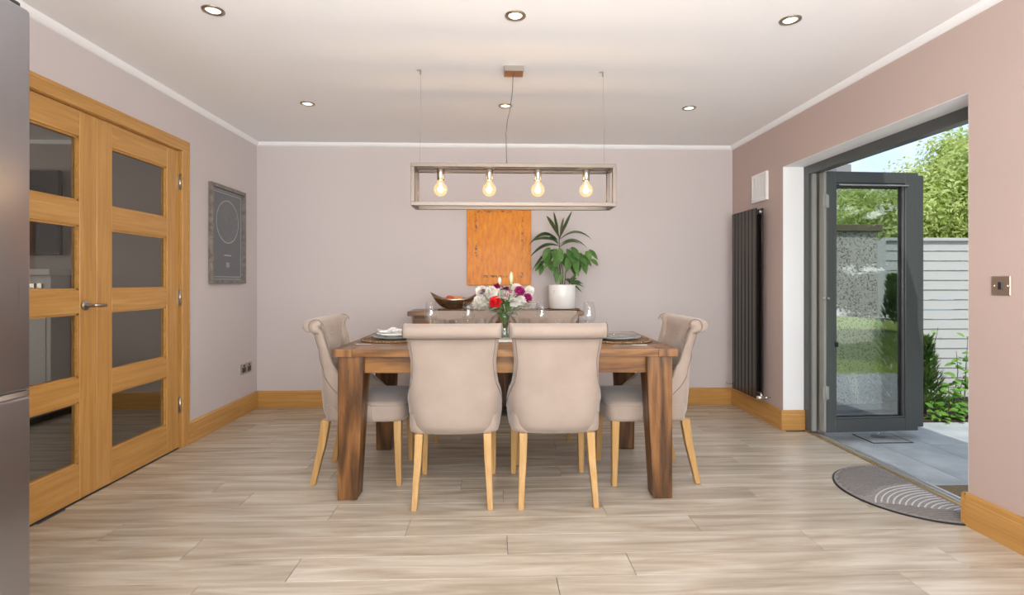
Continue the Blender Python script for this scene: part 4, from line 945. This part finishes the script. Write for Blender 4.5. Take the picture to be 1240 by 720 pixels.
# ---------- shrubs before the fence
def at3(u, v, d): 
    x, y = at(u, d); return Vector((x, y, 1.1 + (341 - v) * d / 620))
bed = B(3.3, 7.4, 4.12, 4.78, PZ_ - .04, PZ_ + .01); struct(bed.build('planting_bed', 'soil'))
def shrub(label, stems, nleaf, seed, size=(.05, .09), name='leafy_shrub', lm='shrub_leaf', wide=.55, grp=None):
    rr = random.Random(seed); base = stems[0][0]; t = empty(name, label, 'shrub', base, group=grp); b0 = Vector(base); tot = len(stems)
    for pts in stems:
        P_ = [Vector(q) - b0 for q in pts]; MB().tube(P_, [.006 - .004 * i / (len(P_) - 1) for i in range(len(P_))], 6).build('stem', 'twig_brown', t)
        for k in range(nleaf):
            s_ = rr.uniform(.15, 1) * (len(P_) - 1); i = min(int(s_), len(P_) - 2); p = P_[i].lerp(P_[i + 1], s_ - i); a = rr.uniform(0, 2 * PI); L = rr.uniform(*size)
            d = Vector((math.cos(a), math.sin(a) - .3, rr.uniform(-.2, .8))); q = p + d.normalized() * rr.uniform(.0, .10) * (1.2 - s_ / len(P_)); mb = MB(); leaf_mesh(mb, q, d, (0, -.5, .8), L, L * wide, .3, 4, .08); mb.build('leaf', lm, t)
D = 4.42
def S3(*uv): return [at3(u, v, D + dd_) for (u, v, dd_) in uv]
gs = 'shrubs in the bed before the white fence'
shrub('tall thin twiggy shrub beside the open door leaf', [S3((1141, 516, 0), (1138, 475, 0), (1131, 440, 0), (1132, 415, 0), (1136, 396, 0))], 16, 21, (.035, .06), wide=.3, grp=gs)
shrub('dense leafy green shrub at the right of the garden opening', [S3((1165, 516, -.05), (1168, 480, -.05), (1170, 440, 0), (1172, 408, 0)), S3((1165, 516, -.05), (1155, 485, -.05), (1160, 450, 0), (1158, 425, 0)), S3((1168, 516, -.05), (1180, 480, -.1), (1188, 450, 0), (1190, 415, 0)), S3((1165, 516, -.05), (1150, 490, -.1), (1148, 465, -.1)), S3((1165, 516, -.05), (1163, 470, 0), (1167, 455, 0))], 26, 22, (.055, .095), grp=gs)
shrub('low broad-leaved shrub at the foot of the white fence', [S3((1145, 517, -.1), (1135, 505, -.12), (1126, 495, -.1)), S3((1145, 517, -.1), (1147, 500, -.14), (1150, 490, -.1)), S3((1145, 517, -.1), (1155, 506, -.15), (1163, 500, -.1)), S3((1145, 517, -.1), (1140, 508, -.16), (1136, 500, -.18))], 12, 23, (.05, .085), wide=.6, grp=gs)
rr = random.Random(5)
for (uu, dd, hh, lab) in ((1119, 4.46, .62, 'low feathery conifer just right of the open door leaf'), (1083, 4.50, 1.15, 'taller feathery conifer seen through the door glass')):
    cf = empty('conifer', lab, 'conifer', at3(uu, 341 + 620 * (1.1 - PZ_) / dd, dd)); mb = MB()
    for i in range(int(2400 * hh)):
        h_ = rr.random(); r_ = .19 * (1 - .75 * h_) * (.35 + .65 * rr.random()); a = rr.uniform(0, 2 * PI); p = Vector((r_ * math.cos(a), r_ * math.sin(a), .05 + h_ * hh)); L = .06
        d = Vector((math.cos(a) * .6, math.sin(a) * .6, .9)).normalized(); s_ = Vector((-math.sin(a), math.cos(a), 0)) * .010; mb.add([p - s_, p + s_, p + d * L], [(0, 1, 2)])
    mb.build('foliage', 'conifer_leaf', cf, kind='stuff'); MB().tube([(0, 0, -.02), (0, 0, hh)], [.02, .006], 6).build('trunk', 'bark', cf)
